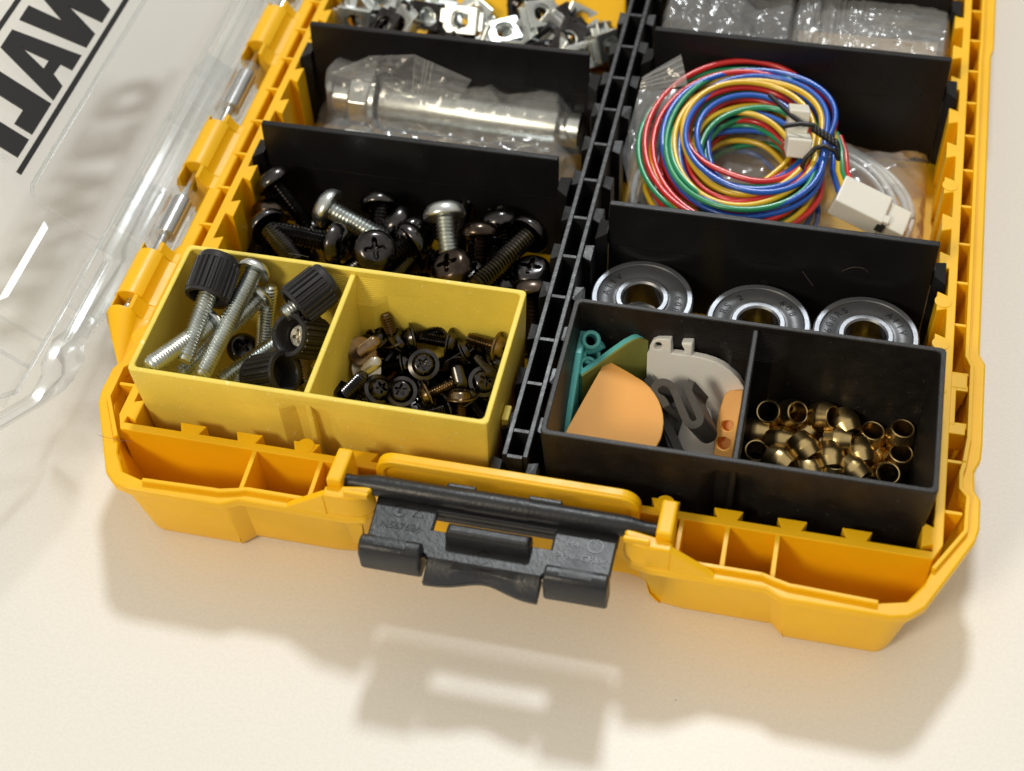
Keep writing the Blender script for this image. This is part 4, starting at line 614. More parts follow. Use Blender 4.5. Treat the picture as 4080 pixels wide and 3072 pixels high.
# ------------------------------------------------------------------ brass ferrules
BL = ['near the back wall beside the partition, its round mouth facing the viewer', 'with its mouth turned right at the back of the heap', 'standing on end behind the heap', 'with mouth up, third from the right wall', 'in the back right corner with its mouth up',
      'by the right wall with its mouth up, middle of three', 'in the front right corner with a bright rim', 'by the partition at the front rim, showing its dark round mouth', 'lying against the partition', 'lying level left of the heap centre',
      'tilted in shade at the heap centre', 'resting on top of the heap, facing down to the right', 'lying level right of the heap centre', 'standing in the middle of the front row', 'tilted left of the ones along the right wall',
      'lying slanted next to the one by the partition', 'tilted at the front rim, left of centre', 'just showing over the front rim at the centre', 'large in view at the front rim, right of centre', 'dark, behind the one facing the viewer at the back']
for i, (p, ax) in enumerate(D['brass']):
    def mk():
        o = thing('brass_ferrule', 'x', 'ferrule')
        b = MB(); b.lathe([(r_ * 1.13, z_ * 1.13) for r_, z_ in [(2.0, -2.7), (2.2, -2.78), (2.38, -2.65), (2.85, -1.15), (3.0, -.75), (3.04, -.6), (3.04, .6), (3.0, .75), (2.85, 1.15), (2.38, 2.65), (2.2, 2.78), (2.0, 2.7)]], 36, closed=True)
        m_ = b.build('sleeve', 'brass', o, smooth=25); return o, [m_]
    o = proto('brass', mk); pose(o, p, ax)
    lab = 'brass ferrule ' + BL[i] if i < len(BL) else 'brass ferrule buried low under the others in the black bin'
    tag(o, lab, 'ferrule', 'brass ferrules in the black bin')

# ------------------------------------------------------------------ bearings, stacked two deep
def bearing(p, label, rot, texts, tilt=0.):
    o = thing('ball_bearing', label, 'bearing', p, 'ball bearings in front of the divider'); h = 7.4; ro = 12.15
    b = MB(); b.lathe([(ro - .35, -h), (ro, -h + .35), (ro, -.35), (ro - .35, 0), (ro - 1.35, 0), (ro - 1.5, -.25), (ro - 1.5, -h)], 72, closed=True); b.build('outer_ring', 'ring', o, smooth=30)
    b = MB(); b.lathe([(ro - 1.45, -h + .5), (ro - 1.45, -.55), (ro - 1.9, -.35), (ro - 4.6, -.35), (ro - 5.0, -.55), (6.35, -.55), (6.35, -h + .5)], 72, closed=True); b.build('rubber_seal', 'seal', o, smooth=30)
    b = MB(); b.lathe([(4.75, -h + .3), (4.75, -.45), (5.15, 0), (6.1, 0), (6.3, -.2), (6.3, -h)], 64, closed=True); b.build('inner_ring', 'ring', o, smooth=30)
    b = MB(); b.lathe([(4.72, -h), (4.72, -.5)], 64); b.build('bore', 'bore', o, smooth=60)
    for body, ang in texts:
        for i, ch in enumerate(body):
            if ch == ' ': continue
            a = R(ang - i * 13.0); me = text_mesh(ch, 2.5, .05)
            mesh_part('seal_letter', me, 'engrave', o, Matrix.Translation((8.6 * math.cos(a) * S, 8.6 * math.sin(a) * S, -.33 * S)) @ Matrix.Rotation(a - math.pi / 2, 4, 'Z'))
    o.rotation_euler = (R(tilt), 0, R(rot)); return o
bd = D['bearings']
bd[0][0][1] -= 1.6
bearing(bd[0][0], 'steel ball bearing nearest the black rail, lying behind the black bin', 0, [('608RS', 10), ('AIIV', 178)])
bearing(bd[1][0], 'middle steel ball bearing with its lower half hidden by the black bin', 0, [('608', 55), ('RS 2', 165)])
bearing(bd[2][0], 'steel ball bearing nearest the right wall of the case', 0, [('AIIV', 55), ('608RS', 180)])
for q in bd: bearing((q[0][0] + 1.0, q[0][1] - .6, 11.5), 'steel ball bearing lying under another one behind the black bin', 20, [])

# ------------------------------------------------------------------ printed tags and clips in the black bin
def slab_on(t, th, mat, name, parent, org, ext=None, bevel=.2):
    n = Vector(t['n']); o = [Vector(p) for p in t['o']]; hs = [[Vector(p) for p in h] for h in t['h']]
    e = Vector(ext) if ext else -n * th
    ref = Vector((1, 0, 0)); u = (ref - n * ref.dot(n)).normalized(); v = n.cross(u)
    loops = [o] + hs; pts = [p for l in loops for p in l]; A = o[0]
    l2 = [[Vector(((p - A).dot(u), (p - A).dot(v), 0)) for p in l] for l in loops]
    tri = tessellate_polygon(l2); N_ = len(pts); vs = [tuple(p) for p in pts] + [tuple(p + e) for p in pts]
    fs = [tuple(t_) for t_ in tri] + [tuple(i + N_ for i in t_[::-1]) for t_ in tri]; k = 0
    for l in loops:
        m_ = len(l)
        for i in range(m_): j = (i + 1) % m_; fs.append((k + i, k + j, k + j + N_, k + i + N_))
        k += m_
    b = MB(); b.add(vs, fs); return b.build(name, mat, parent, org, bevel=bevel, smooth=35)
TG = D['tags']; G_P = 'printed plastic tags and clips in the black bin'
def tagthing(name, label, cat, t): 
    c = t['o'][0]; return thing(name, label, cat, c, G_P), c
o, c = tagthing('label_tag', 'orange rounded plastic tag lying on top at the front of the black bin', 'tag', TG['orange']); slab_on(TG['orange'], 1.9, 'orange', 'tag_plate', o, c)
o, c = tagthing('label_tag', 'white rounded plastic tag with two hooks standing at the back of the black bin', 'tag', TG['white'])
slab_on(TG['white'], 1.8, 'white', 'tag_plate', o, c); slab_on(TG['white_k1'], 4.0, 'white', 'hinge_loop', o, c, bevel=.4); slab_on(TG['white_k2'], 4.0, 'white', 'hook', o, c, bevel=.4)
o, c = tagthing('label_tag', 'white plastic tag lying low under the black clips', 'tag', TG['white2']); slab_on(TG['white2'], 1.8, 'white', 'tag_plate', o, c)
o, c = tagthing('label_tag', 'olive green plastic tag with a teal edge behind the orange tag', 'tag', TG['green'])
slab_on(TG['green'], .5, 'olive', 'tag_face', o, c, bevel=0)
tt = dict(TG['green']); n_ = Vector(tt['n']); tt['o'] = [list(Vector(p) - n_ * .52) for p in tt['o']]; slab_on(tt, 1.4, 'teal', 'tag_back', o, c)
o, c = tagthing('hinge_tag', 'orange plastic tag on edge by the partition showing two round holes', 'tag', TG['orange2']); slab_on(TG['orange2'], 4.5, 'orange', 'tag_plate', o, c, bevel=.5)
b = MB()
for h in TG['orange2']['h']:
    c0 = Vector((0, 0, 0))
    for q in h: c0 += Vector(q) / len(h)
    n_ = Vector(TG['orange2']['n']); rr = (Vector(h[0]) - c0).length
    b.lathe([(rr * 1.05, -2.2), (.05, -2.2)], 16, Matrix.Translation(c0) @ Vector((0, 0, 1)).rotation_difference(n_).to_matrix().to_4x4())
b.build('hole_bottom', 'orange', o, c)
o, c = tagthing('spring_clip', 'grey black s shaped plastic clip lying on the white tags', 'clip', TG['clip']); slab_on(TG['clip'], 8, 'clip', 'clip_strip', o, c, ext=(3.2, .5, -5.2), bevel=.25)
o, c = tagthing('spring_clip', 'black toothed plastic clip strip half hidden by the orange tag', 'clip', TG['clip2']); slab_on(TG['clip2'], 5, 'clip', 'clip_strip', o, c, ext=(1.6, .2, -5.0))
slab_on(TG['clip3'], 5, 'clip', 'clip_strip', o, c, ext=(1.6, .2, -4.0))
o = thing('hinge_tag', 'teal plastic hinge tag standing on edge along the left wall of the black bin', 'tag', (93, 20, 8), G_P); og = (93, 20, 8)
b = MB(); pr = [(8, 7), (26, 7), (33, 12), (36.3, 22), (36.3, 30.5), (30, 30.0), (20, 24), (8, 15)]
b.rings([[(92.35, y, z) for y, z in pr], [(93.85, y, z) for y, z in pr]], True, True); b.build('tag_plate', 'teal', o, og, bevel=.3)
for (x, y, z), ax in (((94.9, 34.6, 29.2), (.2, -.5, .8)), ((95.2, 33.2, 25.0), (.25, -.4, .85)), ((94.9, 30.6, 24.5), (.2, -.35, .9))):
    b = MB(); b.lathe([(1.25, -2.2), (2.15, -2.2), (2.2, 1.9), (1.9, 2.2), (1.35, 2.2), (1.25, 1.9)], 20, Matrix.Translation((x, y, z)) @ Vector((0, 0, 1)).rotation_difference(Vector(ax)).to_matrix().to_4x4(), closed=True)
    b.build('hinge_loop', 'teal', o, og, smooth=40)
b = MB(); b.tube([(94.5, 33.5, 27), (96.4, 34, 27.5), (97.8, 34.6, 28.6)], 1.0, 8); b.build('hook', 'teal', o, og, smooth=50)

# ------------------------------------------------------------------ clear bag with the anchor bolt
o = thing('anchor_bolt', 'bright zinc anchor bolt with nut and washer inside the clear bag', 'bolt', (45, 121, 13)); og = (45, 121, 13)
AXB = Matrix.Translation((8.5, 123.6, 13.2)) @ Matrix.Rotation(R(90), 4, 'Y') @ Matrix.Rotation(R(2.2), 4, 'X')
b = MB(); b.lathe([(.05, 12), (6.3, 12), (6.5, 12.4), (6.5, 61.5), (6.2, 61.9), (.05, 61.9)], 40, AXB); b.build('sleeve', 'zinc', o, og, smooth=30)
b = MB(); b.lathe([(.05, 9.2), (7.4, 9.2), (7.6, 9.5), (7.6, 10.7), (7.4, 11), (.05, 11)], 40, AXB); b.build('washer', 'zinc', o, og, smooth=30)
b = MB(); b.lathe([(.05, 2.5), (5.7, 2.5), (6.6, 3.2), (6.6, 8.4), (5.7, 9.1), (.05, 9.1)], 6, AXB); b.build('hex_nut', 'zinc', o, og, bevel=.3)
b = MB(); b.lathe([(.05, 62), (4.6, 62), (4.9, 63), (4.9, 67.4), (.05, 67.6)], 32, AXB); b.build('cone_end', 'zinc', o, og, smooth=30)
b = MB(); b.lathe([(.05, -2.5), (3.9, -2.3), (4.1, -2.0), (4.1, 2.6)], 24, AXB); b.build('bolt_end', 'zinc', o, og, smooth=30)
o = thing('anchor_bolt', 'second zinc bolt lying lower in the clear bag near the divider', 'bolt', (45, 106, 8)); og = (45, 106, 8)
A2 = Matrix.Translation((20, 107.5, 9.2)) @ Matrix.Rotation(R(90), 4, 'Y') @ Matrix.Rotation(R(2.0), 4, 'X')
b = MB(); b.lathe([(.05, 0), (4.9, 0), (5.1, .3), (5.1, 50), (.05, 50)], 32, A2); b.build('sleeve', 'zinc', o, og, smooth=30)
b = MB(); b.lathe([(.05, -7), (5.4, -7), (6.6, -6.3), (6.6, -.7), (6, -.1), (.05, -.1)], 6, A2); b.build('hex_nut', 'zinc', o, og, bevel=.3)

def sheet(nx, ny, fn):
    vs = [fn(i / nx, j / ny) for j in range(ny + 1) for i in range(nx + 1)]
    fs = [(j * (nx + 1) + i, j * (nx + 1) + i + 1, (j + 1) * (nx + 1) + i + 1, (j + 1) * (nx + 1) + i) for j in range(ny) for i in range(nx)]
    b = MB(); b.add(vs, fs); return b
def ridge(p, sc, seed): 
    v = noise.noise(Vector((p[0] * sc + seed, p[1] * sc - seed, seed * .37))); return 1 - abs(v) * 2.2
def crumple(x, y, seed, amp=1.): 
    return amp * (1.6 * ridge((x, y), .075, seed) + .8 * ridge((x, y), .17, seed + 5) + .35 * ridge((x, y), .4, seed + 9))
o = thing('plastic_bag', 'crumpled clear plastic bag wrapped round the large bolts', 'bag', (40, 110, 4)); og = (40, 110, 4)
def fA(u, v):
    w = noise.noise(Vector((u * 5, v * 5, 3))) * 2.5
    x = 1.5 + 76 * u + w * (1 if .02 < u < .98 else .4); y = 88.5 + 46 * v + 2.5 * noise.noise(Vector((u * 4, v * 3, 8)))
    cyl = 13.2 + math.sqrt(max(0, 7.4 ** 2 - min(7.4, abs(y - 123.0)) ** 2)); cyl2 = 9.4 + math.sqrt(max(0, 6 ** 2 - min(6, abs(y - 106.8)) ** 2))
    h = max(cyl if 6 < x < 78 else 12, cyl2 if 14 < x < 74 else 8, 9 + 5 * v)
    e = min(1, min(u, 1 - u) / .10); z = 5 + (h - 5) * math.sqrt(max(0, e)) + crumple(x, y, 2.3, .95)
    if 6 < x < 20 and y > 116: z += 4.0
    return (x, min(y, 121.6 + z * .14), z)
sheet(110, 64, fA).build('bag_film', 'film', o, og, smooth=28)
def flap(pts, seed, amp, nx=26, ny=20):
    a, b_, c, d = [Vector(p) for p in pts]
    n = (b_ - a).cross(d - a).normalized()
    def f(u, v):
        p = a.lerp(b_, u).lerp(d.lerp(c, u), v); k = crumple(u * 30, v * 30, seed, amp) * min(1, 6 * min(u + .05, v + .05, 1 - u + .05, 1 - v + .05)); return tuple(p + n * k)
    return sheet(nx, ny, f)
flap([(6.4, 121.0, 23), (30, 120.5, 19), (30.3, 124.6, 30), (17.4, 124.2, 28)], 1.7, .7).build('bag_flap', 'film', o, og, smooth=28)
flap([(29.6, 119.5, 20.5), (42.6, 120.5, 19.5), (45.6, 124.0, 24), (30.3, 124.4, 30)], 6.1, .35).build('zip_flap', 'film', o, og, smooth=28)
for k in (.18, .24, .32):
    a = Vector((29.6, 119.4, 20.7)).lerp(Vector((42.6, 120.4, 19.7)), k); c = Vector((30.3, 124.2, 30)).lerp(Vector((45.6, 123.9, 24)), k)
    b = MB(); b.tube([a, a.lerp(c, .5), c], .22, 6); b.build('zip_line', 'film', o, og)

# ------------------------------------------------------------------ coil of coloured wires on its bags
COILC = Vector((120.6, 110.0, 0))
def coil_pt(th, r, z, k):
    rx = r * .985; ry = r * 1.10
    x = COILC.x + rx * math.cos(th); y = COILC.y + ry * math.sin(th)
    return (x, y, z + (y - 110) * .115 + (x - 120) * .03)
o = thing('wire_bundle', 'coil of red, blue, green and yellow wires held by a black twist tie', 'cable', (120.6, 110, 12)); og = (120.6, 110, 12)
cols = ['red', 'blue', 'green', 'yellow']
spec = []
rr_ = random.Random(11)
top = [(24.0 - 1.27 * k, 24.0 + 3.6 * math.sin(math.pi * (k + .6) / 11.2) - .12 * k) for k in range(11)]
for r, z in top:
    spec.append((r, z))
    spec.append((r + .5, z - 1.7))
for z in (23.2, 21.8, 20.4, 19.0, 17.6, 16.2, 14.8, 13.4, 12.0): spec.append((11.6, z))
for z in (22.4, 20.9, 19.4, 17.9, 16.4, 14.9): spec.append((23.9, z))
for z in (21, 18, 15): spec.append((18, z))
ci = [0, 2, 1, 3, 2, 0, 1, 0, 3, 2, 1, 0, 3, 1]
for i, (r, z) in enumerate(spec):
    c_ = cols[ci[i % len(ci)]] if i < 22 else cols[(i * 3 + i // 4) % 4]
    ph = rr_.uniform(0, 6.28); ph2 = rr_.uniform(0, 6.28); am = rr_.uniform(.9, 3.0); az = rr_.uniform(.5, 1.5); ph3 = rr_.uniform(0, 6.28); a3 = rr_.uniform(.2, .9)
    if i == 0: am = 2.6; ph = 2.6
    if i == 1: am = 2.4; ph = 2.9
    pts = []
    for q in range(96):
        th = 2 * math.pi * q / 96
        rad = r + am * math.cos(th - ph) + a3 * math.cos(2 * th + ph3) + .4 * math.cos(3 * th + ph2)
        sq = 1 - .35 * math.exp(-((((th - .0 + math.pi) % (2 * math.pi)) - math.pi) / .45) ** 2) * (r - 16) / 10
        pts.append(coil_pt(th, rad * sq, z + az * math.cos(th + ph2) + .4 * math.cos(2 * th + ph), i))
    b = MB(); b.tube(pts, .76, 8, closed=True); b.build('wire', 'w_' + c_, o, og, smooth=60)
# leads that run to the large connector
for i, c_ in enumerate(('blue', 'yellow', 'green', 'red')):
    b = MB(); p0 = (141 + i * .9, 120 - i, 25); P_ = [p0, (142.5 + i * 1.0, 112, 25.5 - i * .3), (143 + i * 1.2, 105, 24), (145.0 + i * 1.5, 100.5, 22), (147.5 + i * 1.7, 97.5, 20)]
    b.tube(P_, .70, 8); b.build('wire', 'w_' + c_, o, og, smooth=60)
# small white plug standing in the ring
b = MB()
def obox(mb, c, ux, uy, uz, hx, hy, hz):
    c = Vector(c); ux = Vector(ux).normalized(); uz = Vector(uz).normalized(); uy = uz.cross(ux).normalized(); ux = uy.cross(uz)
    p = [c + ux * sx * hx + uy * sy * hy + uz * sz * hz for sz in (-1, 1) for sx, sy in ((-1, -1), (1, -1), (1, 1), (-1, 1))]
    mb.hexa([tuple(q) for q in p])
obox(b, (132.6, 117.0, 28.5), (1, .12, 0), 0, (0, .45, .9), 2.6, 3.4, 3.6); PL = b.build('plug', 'nylon', o, og, bevel=.4)
b = MB(); obox(b, (133.6, 109.4, 27.4), (1, .12, 0), 0, (0, .5, .86), 3.0, 4.8, 2.4); b.build('plug_body', 'nylon', o, og, bevel=.4)
for k in range(3):
    b = MB(); obox(b, (132.2 + k * .1, 108.4 - k * 1.5, 29.6 - k * .6), (1, .12, 0), 0, (0, .5, .86), 1.0, .35, .5); b.build('plug_slot', 'engrave', o, og)
# large white connector
CN = MB(); obox(CN, (150.8, 98.8, 19.5), (.93, -.18, -.28), 0, (.25, -.15, .95), 6.4, 4.4, 3.0); CNo = CN.build('connector_housing', 'nylon', o, og, bevel=.35)
b = MB(); obox(b, (159.0, 97.4, 16.6), (.93, -.18, -.28), 0, (.25, -.15, .95), 3.6, 4.0, 2.0); b.build('connector_nose', 'nylon', o, og, bevel=.3)
b = MB(); obox(b, (155.8, 95.0, 19.0), (.93, -.18, -.28), 0, (.25, -.15, .95), 2.2, 1.2, 1.6); b.build('connector_latch', 'nylon', o, og, bevel=.25)
b = MB(); obox(b, (156.2, 93.7, 18.0), (.93, -.18, -.28), 0, (.25, -.15, .95), 1.0, .7, 1.2); b.build('connector_slot', 'engrave', o, og)
# twist tie
b = MB(); b.tube([tuple(p) for p in D['tie'][0:3]], .62, 8); b.tube([(129.5, 109.3, 33), (133.5, 110.2, 33.6), (137, 110.4, 33.4)], .62, 8)
tw = []
for k in range(40):
    u = k / 39; a = u * 22; c = Vector((136.6, 110.4, 32.6)).lerp(Vector((143.2, 107.0, 31.0)), u); tw.append(tuple(c + Vector((0, .55 * math.cos(a), .55 * math.sin(a)))))
b.tube(tw, .62, 8); b.tube([(p[0], 2 * (110.4 - (p[0] - 136.6) * .5) - p[1], 2 * (32.6 - (p[0] - 136.6) * .24) - p[2]) for p in tw], .62, 8)
b.tube([(143.2, 107.0, 31), (143.8, 104.0, 29), (142.5, 104.8, 31.0), (140, 105.6, 31.4), (137.9, 104.8, 31), (135.9, 103.0, 29), (135.0, 101.9, 25)], .62, 8)
b.build('twist_tie', 'tie', o, og, smooth=60)
# white cable lying in its own bag below the coil
o = thing('white_cable', 'coil of thin white cable in a clear bag under the coloured wires', 'cable', (130, 105, 5)); og = (130, 105, 5)
for i, (r, z) in enumerate(((33, 9.5), (31, 11), (28.5, 11.5), (26.5, 10), (30, 8))):
    pts = [(130 + (r + .8 * math.cos(3 * t_ + i)) * 1.08 * math.cos(t_) + 1.0 * i - 2, 106 + (r * .86 + .7 * math.sin(2 * t_ + i)) * math.sin(t_), z + .7 * math.cos(2 * t_ + i)) for t_ in [2 * math.pi * q / 80 for q in range(80)]]
    b = MB(); b.tube(pts, .95, 8, closed=True); b.build('cable', 'w_white', o, og, smooth=60)
b = MB(); obox(b, (117, 101.5, 8.5), (1, .25, 0), 0, (0, 0, 1), 3.6, 2.4, 2.2); b.build('plug', 'nylon', o, og, bevel=.4)
o = thing('plastic_bag', 'clear plastic zip bag under the coil of coloured wires', 'bag', (130, 104, 4)); og = (130, 104, 4)
def fB(u, v):
    x = 91.5 + 76.5 * u; y = 74.5 + 58.5 * v; e = min(1, min(u, 1 - u) / .12, min(v, 1 - v) / .12)
    return (x, y, 5 + 8.0 * math.sqrt(max(0, e)) + crumple(x, y, 4.4, 1.0))
sheet(84, 70, fB).build('bag_film', 'film', o, og, smooth=28)
flap([(89.6, 105.0, 20), (95.5, 92.0, 15), (103.5, 126.0, 27), (90.8, 125.0, 26)], 8.2, .7).build('bag_side', 'film', o, og, smooth=28)
flap([(90.8, 124.5, 26), (103.4, 125.8, 28.5), (100.3, 132.6, 33), (91.2, 127.4, 28.5)], 3.9, .2).build('zip_flap', 'film', o, og, smooth=28)
for k in (.25, .45, .65, .85):
    a = Vector((90.8, 124.4, 26.2)).lerp(Vector((91.2, 127.3, 28.7)), k); c = Vector((103.4, 125.7, 28.7)).lerp(Vector((100.3, 132.5, 33.2)), k)
    b = MB(); b.tube([a, c], .18, 6); b.build('zip_line', 'film', o, og)

# ------------------------------------------------------------------ cage nuts in the far left compartment
def cage_nut(p, ax, spin, label, nut='zinc', cage='zinc', sc=1.0):
    o = thing('cage_nut', label, 'cage nut', p, 'cage nuts in the far left compartment')
    b = MB(); sq = [(-4.6, -4.6), (4.6, -4.6), (4.6, 4.6), (-4.6, 4.6)]; hole = [(2.6 * math.cos(2 * math.pi * i / 20), 2.6 * math.sin(2 * math.pi * i / 20)) for i in range(20)]
    b.plate([(x * sc, y * sc) for x, y in sq], [[(x * sc, y * sc) for x, y in hole]], -2 * sc, 2.2 * sc); b.build('nut', nut, o, bevel=.35)
    b = MB(); b.plate([(x * 1.22 * sc, y * 1.05 * sc) for x, y in sq], [[(x * 1.3 * sc, y * 1.3 * sc) for x, y in hole]], 2.4 * sc, 3.2 * sc)
    for sg in (-1, 1):
        x = sg * 5.55 * sc; b.box(x - .4 * sc, x + .4 * sc, -4.8 * sc, 4.8 * sc, -3.2 * sc, 3.1 * sc); b.box(min(x, x - sg * 2.2 * sc), max(x, x - sg * 2.2 * sc), -3.2 * sc, 3.2 * sc, -3.9 * sc, -3.1 * sc)
        b.box(min(x, x + sg * 2.2 * sc), max(x, x + sg * 2.2 * sc), -3.4 * sc, 3.4 * sc, .6 * sc, 1.4 * sc)
    b.build('spring_cage', cage, o, bevel=.2)
    pose(o, p, ax, spin); return o
nl = [((5.5, 147, 21), (.15, -.9, .4), 0, 'zinc cage nut nearest the left wall, bright bar side towards the viewer', 'zinc', 'zinc'),
      ((11, 155, 22), (.1, -.5, .85), .2, 'zinc cage nut behind the one by the left wall', 'zinc', 'zinc'),
      ((20.5, 146.5, 21), (-.5, -.5, .6), .7, 'zinc cage nut tilted on its corner above the left part of the divider', 'zinc', 'zinc'),
      ((25.5, 150.5, 22), (.6, -.5, .6), .3, 'zinc cage nut leaning right beside the tilted one', 'zinc', 'blackox'),
      ((36, 151.5, 21.5), (0, -.75, .66), 0, 'large zinc cage nut seen from its threaded side in the middle', 'zinc', 'zinc'),
      ((48, 151.5, 18), (.1, -.25, .95), .5, 'zinc cage nut lying flat with its round hole up', 'zinc', 'zinc'),
      ((57, 157, 21.5), (.5, -.35, .75), .6, 'zinc cage nut leaning behind the flat one', 'zinc', 'zinc'),
      ((62.5, 150, 15.5), (-.4, -.6, .7), .9, 'zinc cage nut low by the divider, right of centre', 'zinc', 'zinc'),
      ((71.5, 147, 17.0), (.35, -.6, .7), .6, 'zinc cage nut over the right end of the divider', 'zinc', 'zinc'),
      ((77.2, 149.5, 19.5), (.7, -.4, .5), .8, 'zinc cage nut standing against the black rail', 'zinc', 'zinc'),
      ((76.2, 142.5, 11), (.5, -.8, .3), .2, 'zinc cage nut deep between divider and black rail', 'zinc', 'zinc'),
      ((15, 150, 16), (.2, -.6, .7), 1.1, 'black cage nut in shade behind the left ones', 'blackox', 'blackox'),
      ((30, 147, 16), (-.4, -.6, .7), .5, 'black cage nut in shade left of the large zinc one', 'blackox', 'blackox'),
      ((42, 146, 15), (.3, -.5, .8), .8, 'black cage nut behind the divider middle', 'blackox', 'zinc'),
      ((63, 158, 19), (-.5, -.4, .7), .2, 'black cage nut right of the leaning zinc one', 'blackox', 'blackox'),
      ((55, 146, 13), (.6, -.4, .6), 1.4, 'black cage nut low behind the divider', 'blackox', 'blackox'),
      ((68, 156, 16), (.2, -.7, .6), 1.0, 'black cage nut between the leaning nuts and the rail', 'blackox', 'blackox'),
      ((22, 158, 20), (.1, -.3, .9), 1.2, 'zinc cage nut at the top edge of the picture', 'zinc', 'zinc'),
      ((33, 161, 21), (-.2, -.5, .8), .3, 'zinc cage nut behind the large one in the middle', 'zinc', 'zinc'),
      ((5, 158, 20), (.3, -.4, .8), .6, 'zinc cage nut in the far left corner', 'zinc', 'zinc')]
for a in nl: cage_nut(a[0], a[1], a[2], a[3], a[4], a[5], .80)
wh = ['at the far left', 'left of the tilted one', 'behind the tilted one', 'in front of the large one', 'right of the flat one', 'beside the curved strap', 'at the rail end', 'behind the divider left end', 'between flat and leaning nuts', 'in the right hand shade']
for i, (p, ax, sp) in enumerate([((10, 146.5, 16), (.3, -.7, .5), .4), ((15.5, 146, 20), (-.3, -.4, .8), 1.1), ((29, 154, 20), (.2, -.3, .9), .2), ((35, 146.5, 16.5), (.5, -.5, .7), .9), ((53, 152, 17.5), (-.5, -.5, .6), .3), ((66, 152, 18), (.3, -.6, .7), 1.3), ((73, 154, 17), (-.4, -.5, .7), .5), ((3.5, 150, 17), (.5, -.5, .6), .7), ((50, 147, 15), (.1, -.8, .6), .1), ((59, 147, 15.5), (.7, -.3, .6), .8)]):
    cage_nut(p, ax, sp, ('black' if i % 3 == 1 else 'zinc') + ' cage nut ' + wh[i] + ' in the far left heap', 'blackox' if i % 3 == 1 else 'zinc', 'blackox' if i % 2 else 'zinc', .8)
for i, (x, y, z) in enumerate([(8, 151, 20), (13, 158, 22), (18, 152, 19), (28, 159, 21), (39, 157, 20), (41, 150.5, 17), (52, 160, 21), (60, 155, 19), (68, 160, 20), (76, 156, 18), (33, 150, 15), (69, 149.5, 14)]):
    cage_nut((x, y, z), (random.uniform(-.7, .7), random.uniform(-.9, -.1), random.uniform(.3, .9)), random.uniform(0, 3), ('small black' if i % 4 == 2 else 'small zinc') + ' cage nut in the far heap, ' + ['second from the left wall', 'at top edge near the left wall', 'under the tilted nut', 'at the top edge left of centre', 'behind the flat nut', 'just left of the flat nut', 'at top edge above the flat nut', 'behind the curved strap', 'at the top edge right of centre', 'by the yellow corner block', 'low in front of the large nut', 'low by the rail end'][i], 'blackox' if i % 4 == 2 else 'zinc', 'blackox' if i % 4 == 2 else 'zinc', .72)
def strap(pts, label):
    o = thing('plastic_strap', label, 'strap', pts[0]); b = MB(); b.tube(pts, 1.5, 6); b.build('strap_band', 'black', o, pts[0], smooth=50)
strap([(56, 150, 18), (61, 153, 21), (65, 151.5, 20), (68, 148, 17)], 'black curved plastic strap among the cage nuts')
for p, ax, lab in (((45.5, 163, 17), (.1, -.5, .85), 'yellow plastic block behind the cage nuts, in the middle'), ((73.5, 163, 19), (0, -.55, .8), 'yellow plastic block in the far corner beside the black rail')):
    o = thing('plastic_block', lab, 'block', p); b = MB(); obox(b, p, (1, .1, 0), 0, ax, 7.5, 5, 4); b.build('block_body', 'case', o, p, bevel=.8)
    b = MB(); b.box(p[0] - 5, p[0] + 5, p[1] - 4, p[1] + 4, 4, p[2] - 3); b.build('block_foot', 'case', o, p)

# ------------------------------------------------------------------ clear bags in the far right compartment
o = thing('plastic_bag', 'clear bag of small brass fittings at the top beside the black rail', 'bag', (107, 152, 5)); og = (107, 152, 5)
def fC(u, v):
    x = 91.0 + 37 * u; y = 141.2 + 31 * v; e = min(1, min(u, 1 - u) / .05)
    z = 15 + 6.5 * math.sqrt(max(0, e)) + 4.5 * v + crumple(x, y, 12.7, .9) - 3.0 * math.exp(-((x - 118) / 5) ** 2) * v
    return (x, y, z)
sheet(90, 70, fC).build('bag_film', 'film', o, og, smooth=28)
for i in range(16):
    x = 96 + (i % 8) * 4.0 + random.uniform(-1, 1); y = 145 + (i // 8) * 8 + random.uniform(-2, 2); z = 14.5 + (i // 8) * 3 + random.uniform(-1.5, 1)
    q = thing('brass_fitting', 'small brass fitting inside the clear bag beside the black rail', 'fitting', (x, y, z), 'brass fittings in the clear bag')
    b = MB(); b.lathe([(.9, -3), (1.9, -3), (2.1, -2.8), (2.1, 1), (2.8, 1.2), (2.8, 2.4), (1.4, 3.2), (.9, 3.2)], 20, closed=True); b.build('fitting_body', 'gold' if i % 3 else 'brass', q, smooth=30)
    pose(q, (x, y, z), (random.uniform(-.6, .6), random.uniform(-.6, .2), 1), 0)
o = thing('plastic_bag', 'folded clear plastic bag at the top beside the right wall', 'bag', (150, 152, 5)); og = (150, 152, 5)
def fD(u, v):
    x = 127 + 42.5 * u; y = 141.2 + 30 * v; e = min(1, min(u, 1 - u) / .04)
    pl = ridge((u * 60, v * 3), .55, 31.0) * max(0, 1 - u * 1.7); hz = ridge((u * 3, v * 40), .5, 37.0) * min(1, max(0, u * 2 - .5))
    return (x, y, 16 + 5.5 * math.sqrt(max(0, e)) + 4.5 * v + 1.5 * pl + .9 * hz + crumple(x, y, 15.1, .35))
sheet(140, 60, fD).build('bag_film', 'film', o, og, smooth=28)
sheet(80, 40, lambda u, v: (128 + 41 * u, 141.6 + 29 * v, 13.5 + 5 * math.sqrt(min(1, min(u, 1 - u) / .06)) + 4 * v + crumple(u * 46, v * 24, 21.3, .8))).build('bag_film_inner', 'film', o, og, smooth=28)
q = thing('paper_slip', 'tan paper slip coloured for golden glints in the far right plastic bag', 'paper slip', (148, 156, 5)); b = MB(); obox(b, (148, 156, 13), (1, 0, .05), 0, (0, -.2, 1), 19, 14, 1.2); b.build('paper', 'paper', q, (148, 156, 5), bevel=.4)

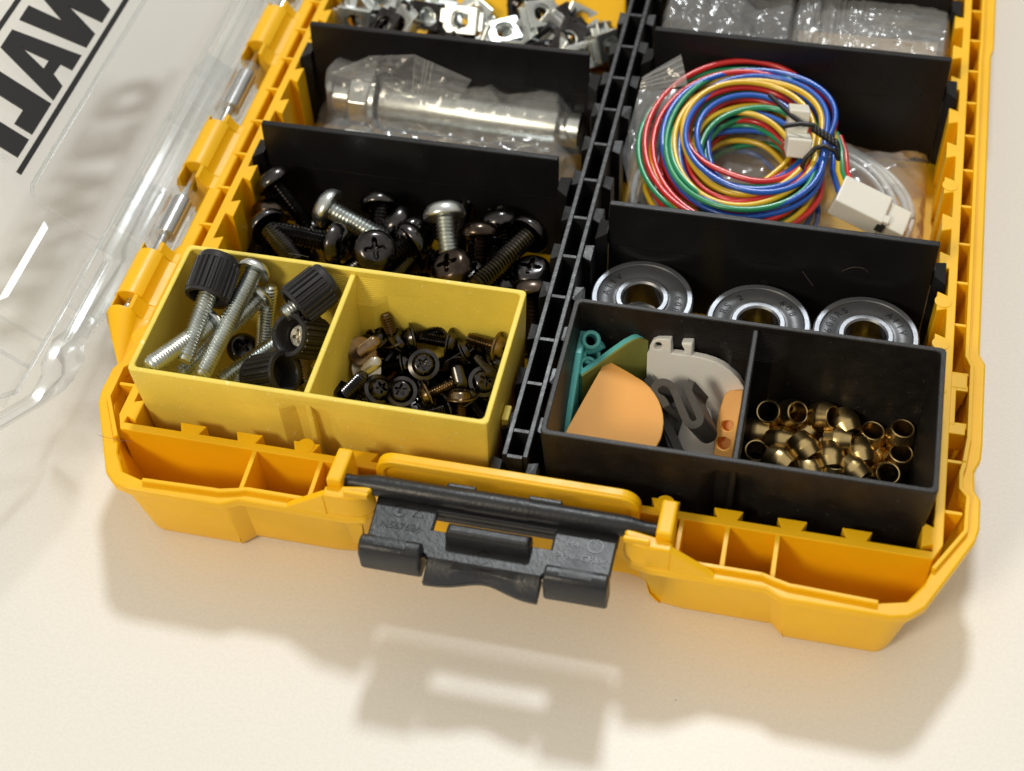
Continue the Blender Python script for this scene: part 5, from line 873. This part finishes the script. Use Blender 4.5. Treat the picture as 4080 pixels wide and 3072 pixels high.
def smoothline(p, n=6):
    p = [Vector(q) for q in p]; o = []
    for i in range(len(p) - 1):
        a = p[max(i - 1, 0)]; b_ = p[i]; c = p[i + 1]; d = p[min(i + 2, len(p) - 1)]
        for k in range(n):
            t = k / n; o.append(.5 * (2 * b_ + (c - a) * t + (2 * a - 5 * b_ + 4 * c - d) * t * t + (3 * b_ - a - 3 * c + d) * t ** 3))
    return o + [p[-1]]
crumbs = [((168.5, -61.5), .26, 'brown crumb lying on the table at the lower right'), ((96.0, -61.0), .14, 'small fibre crumb on the table in the latch shadow'), ((126, -34), .12, 'tiny dark speck on the table below the right latch tower')]
for (x, y), r_, lab in crumbs:
    q = thing('crumb', lab, 'crumb', (x, y, 0)); b = MB(); b.lathe([(.02, 0), (r_, .05), (r_ * .8, r_ * .7), (.02, r_)], 7, Matrix.Translation((x, y, 0)) @ Matrix.Diagonal((1.6, .8, 1, 1))); b.build('grain', 'fibre', q, (x, y, 0))
fib = [[(33.5, -11.5, 12), (35.5, -12.4, 13.5), (37.5, -11.8, 12), (38.6, -10.5, 9)], [(24, 39.2, 39.3), (26.5, 38.7, 39.9), (29, 38.9, 39.4)], [(-6.5, -9, 25.6), (-3, -9.6, 25.9), (1.5, -9.2, 25.4)], [(148, 69.2, 26), (150.4, 69.4, 27.6), (152.8, 69.6, 27.4), (154, 69.8, 26)], [(139, 68.5, 25), (142, 67.5, 21.6)], [(176, 44, 26.3), (177.4, 43.0, 26.5), (177.6, 41.8, 26.2)]]
for i, pts in enumerate(fib):
    q = thing('dust_fibre', ('thin dust fibre inside the left front pocket of the case', 'thin dust fibre on the back rim of the yellow bin', 'thin dust fibre on the left front corner rim', 'curled dust fibre on the divider behind the bearings', 'straight dust fibre above the middle bearing', 'dark hair on the right rim of the case')[i], 'fibre', pts[0])
    b = MB(); b.tube(smoothline(pts), .035, 5); b.build('strand', 'fibre', q, pts[0])
for o in list(bpy.data.objects):
    if o.type == 'MESH' and o.parent is None and not o.get('kind'): o['kind'] = 'thing'
print('objects', len(bpy.data.objects), 'tris', sum(len(m.polygons) * 2 for m in bpy.data.meshes))
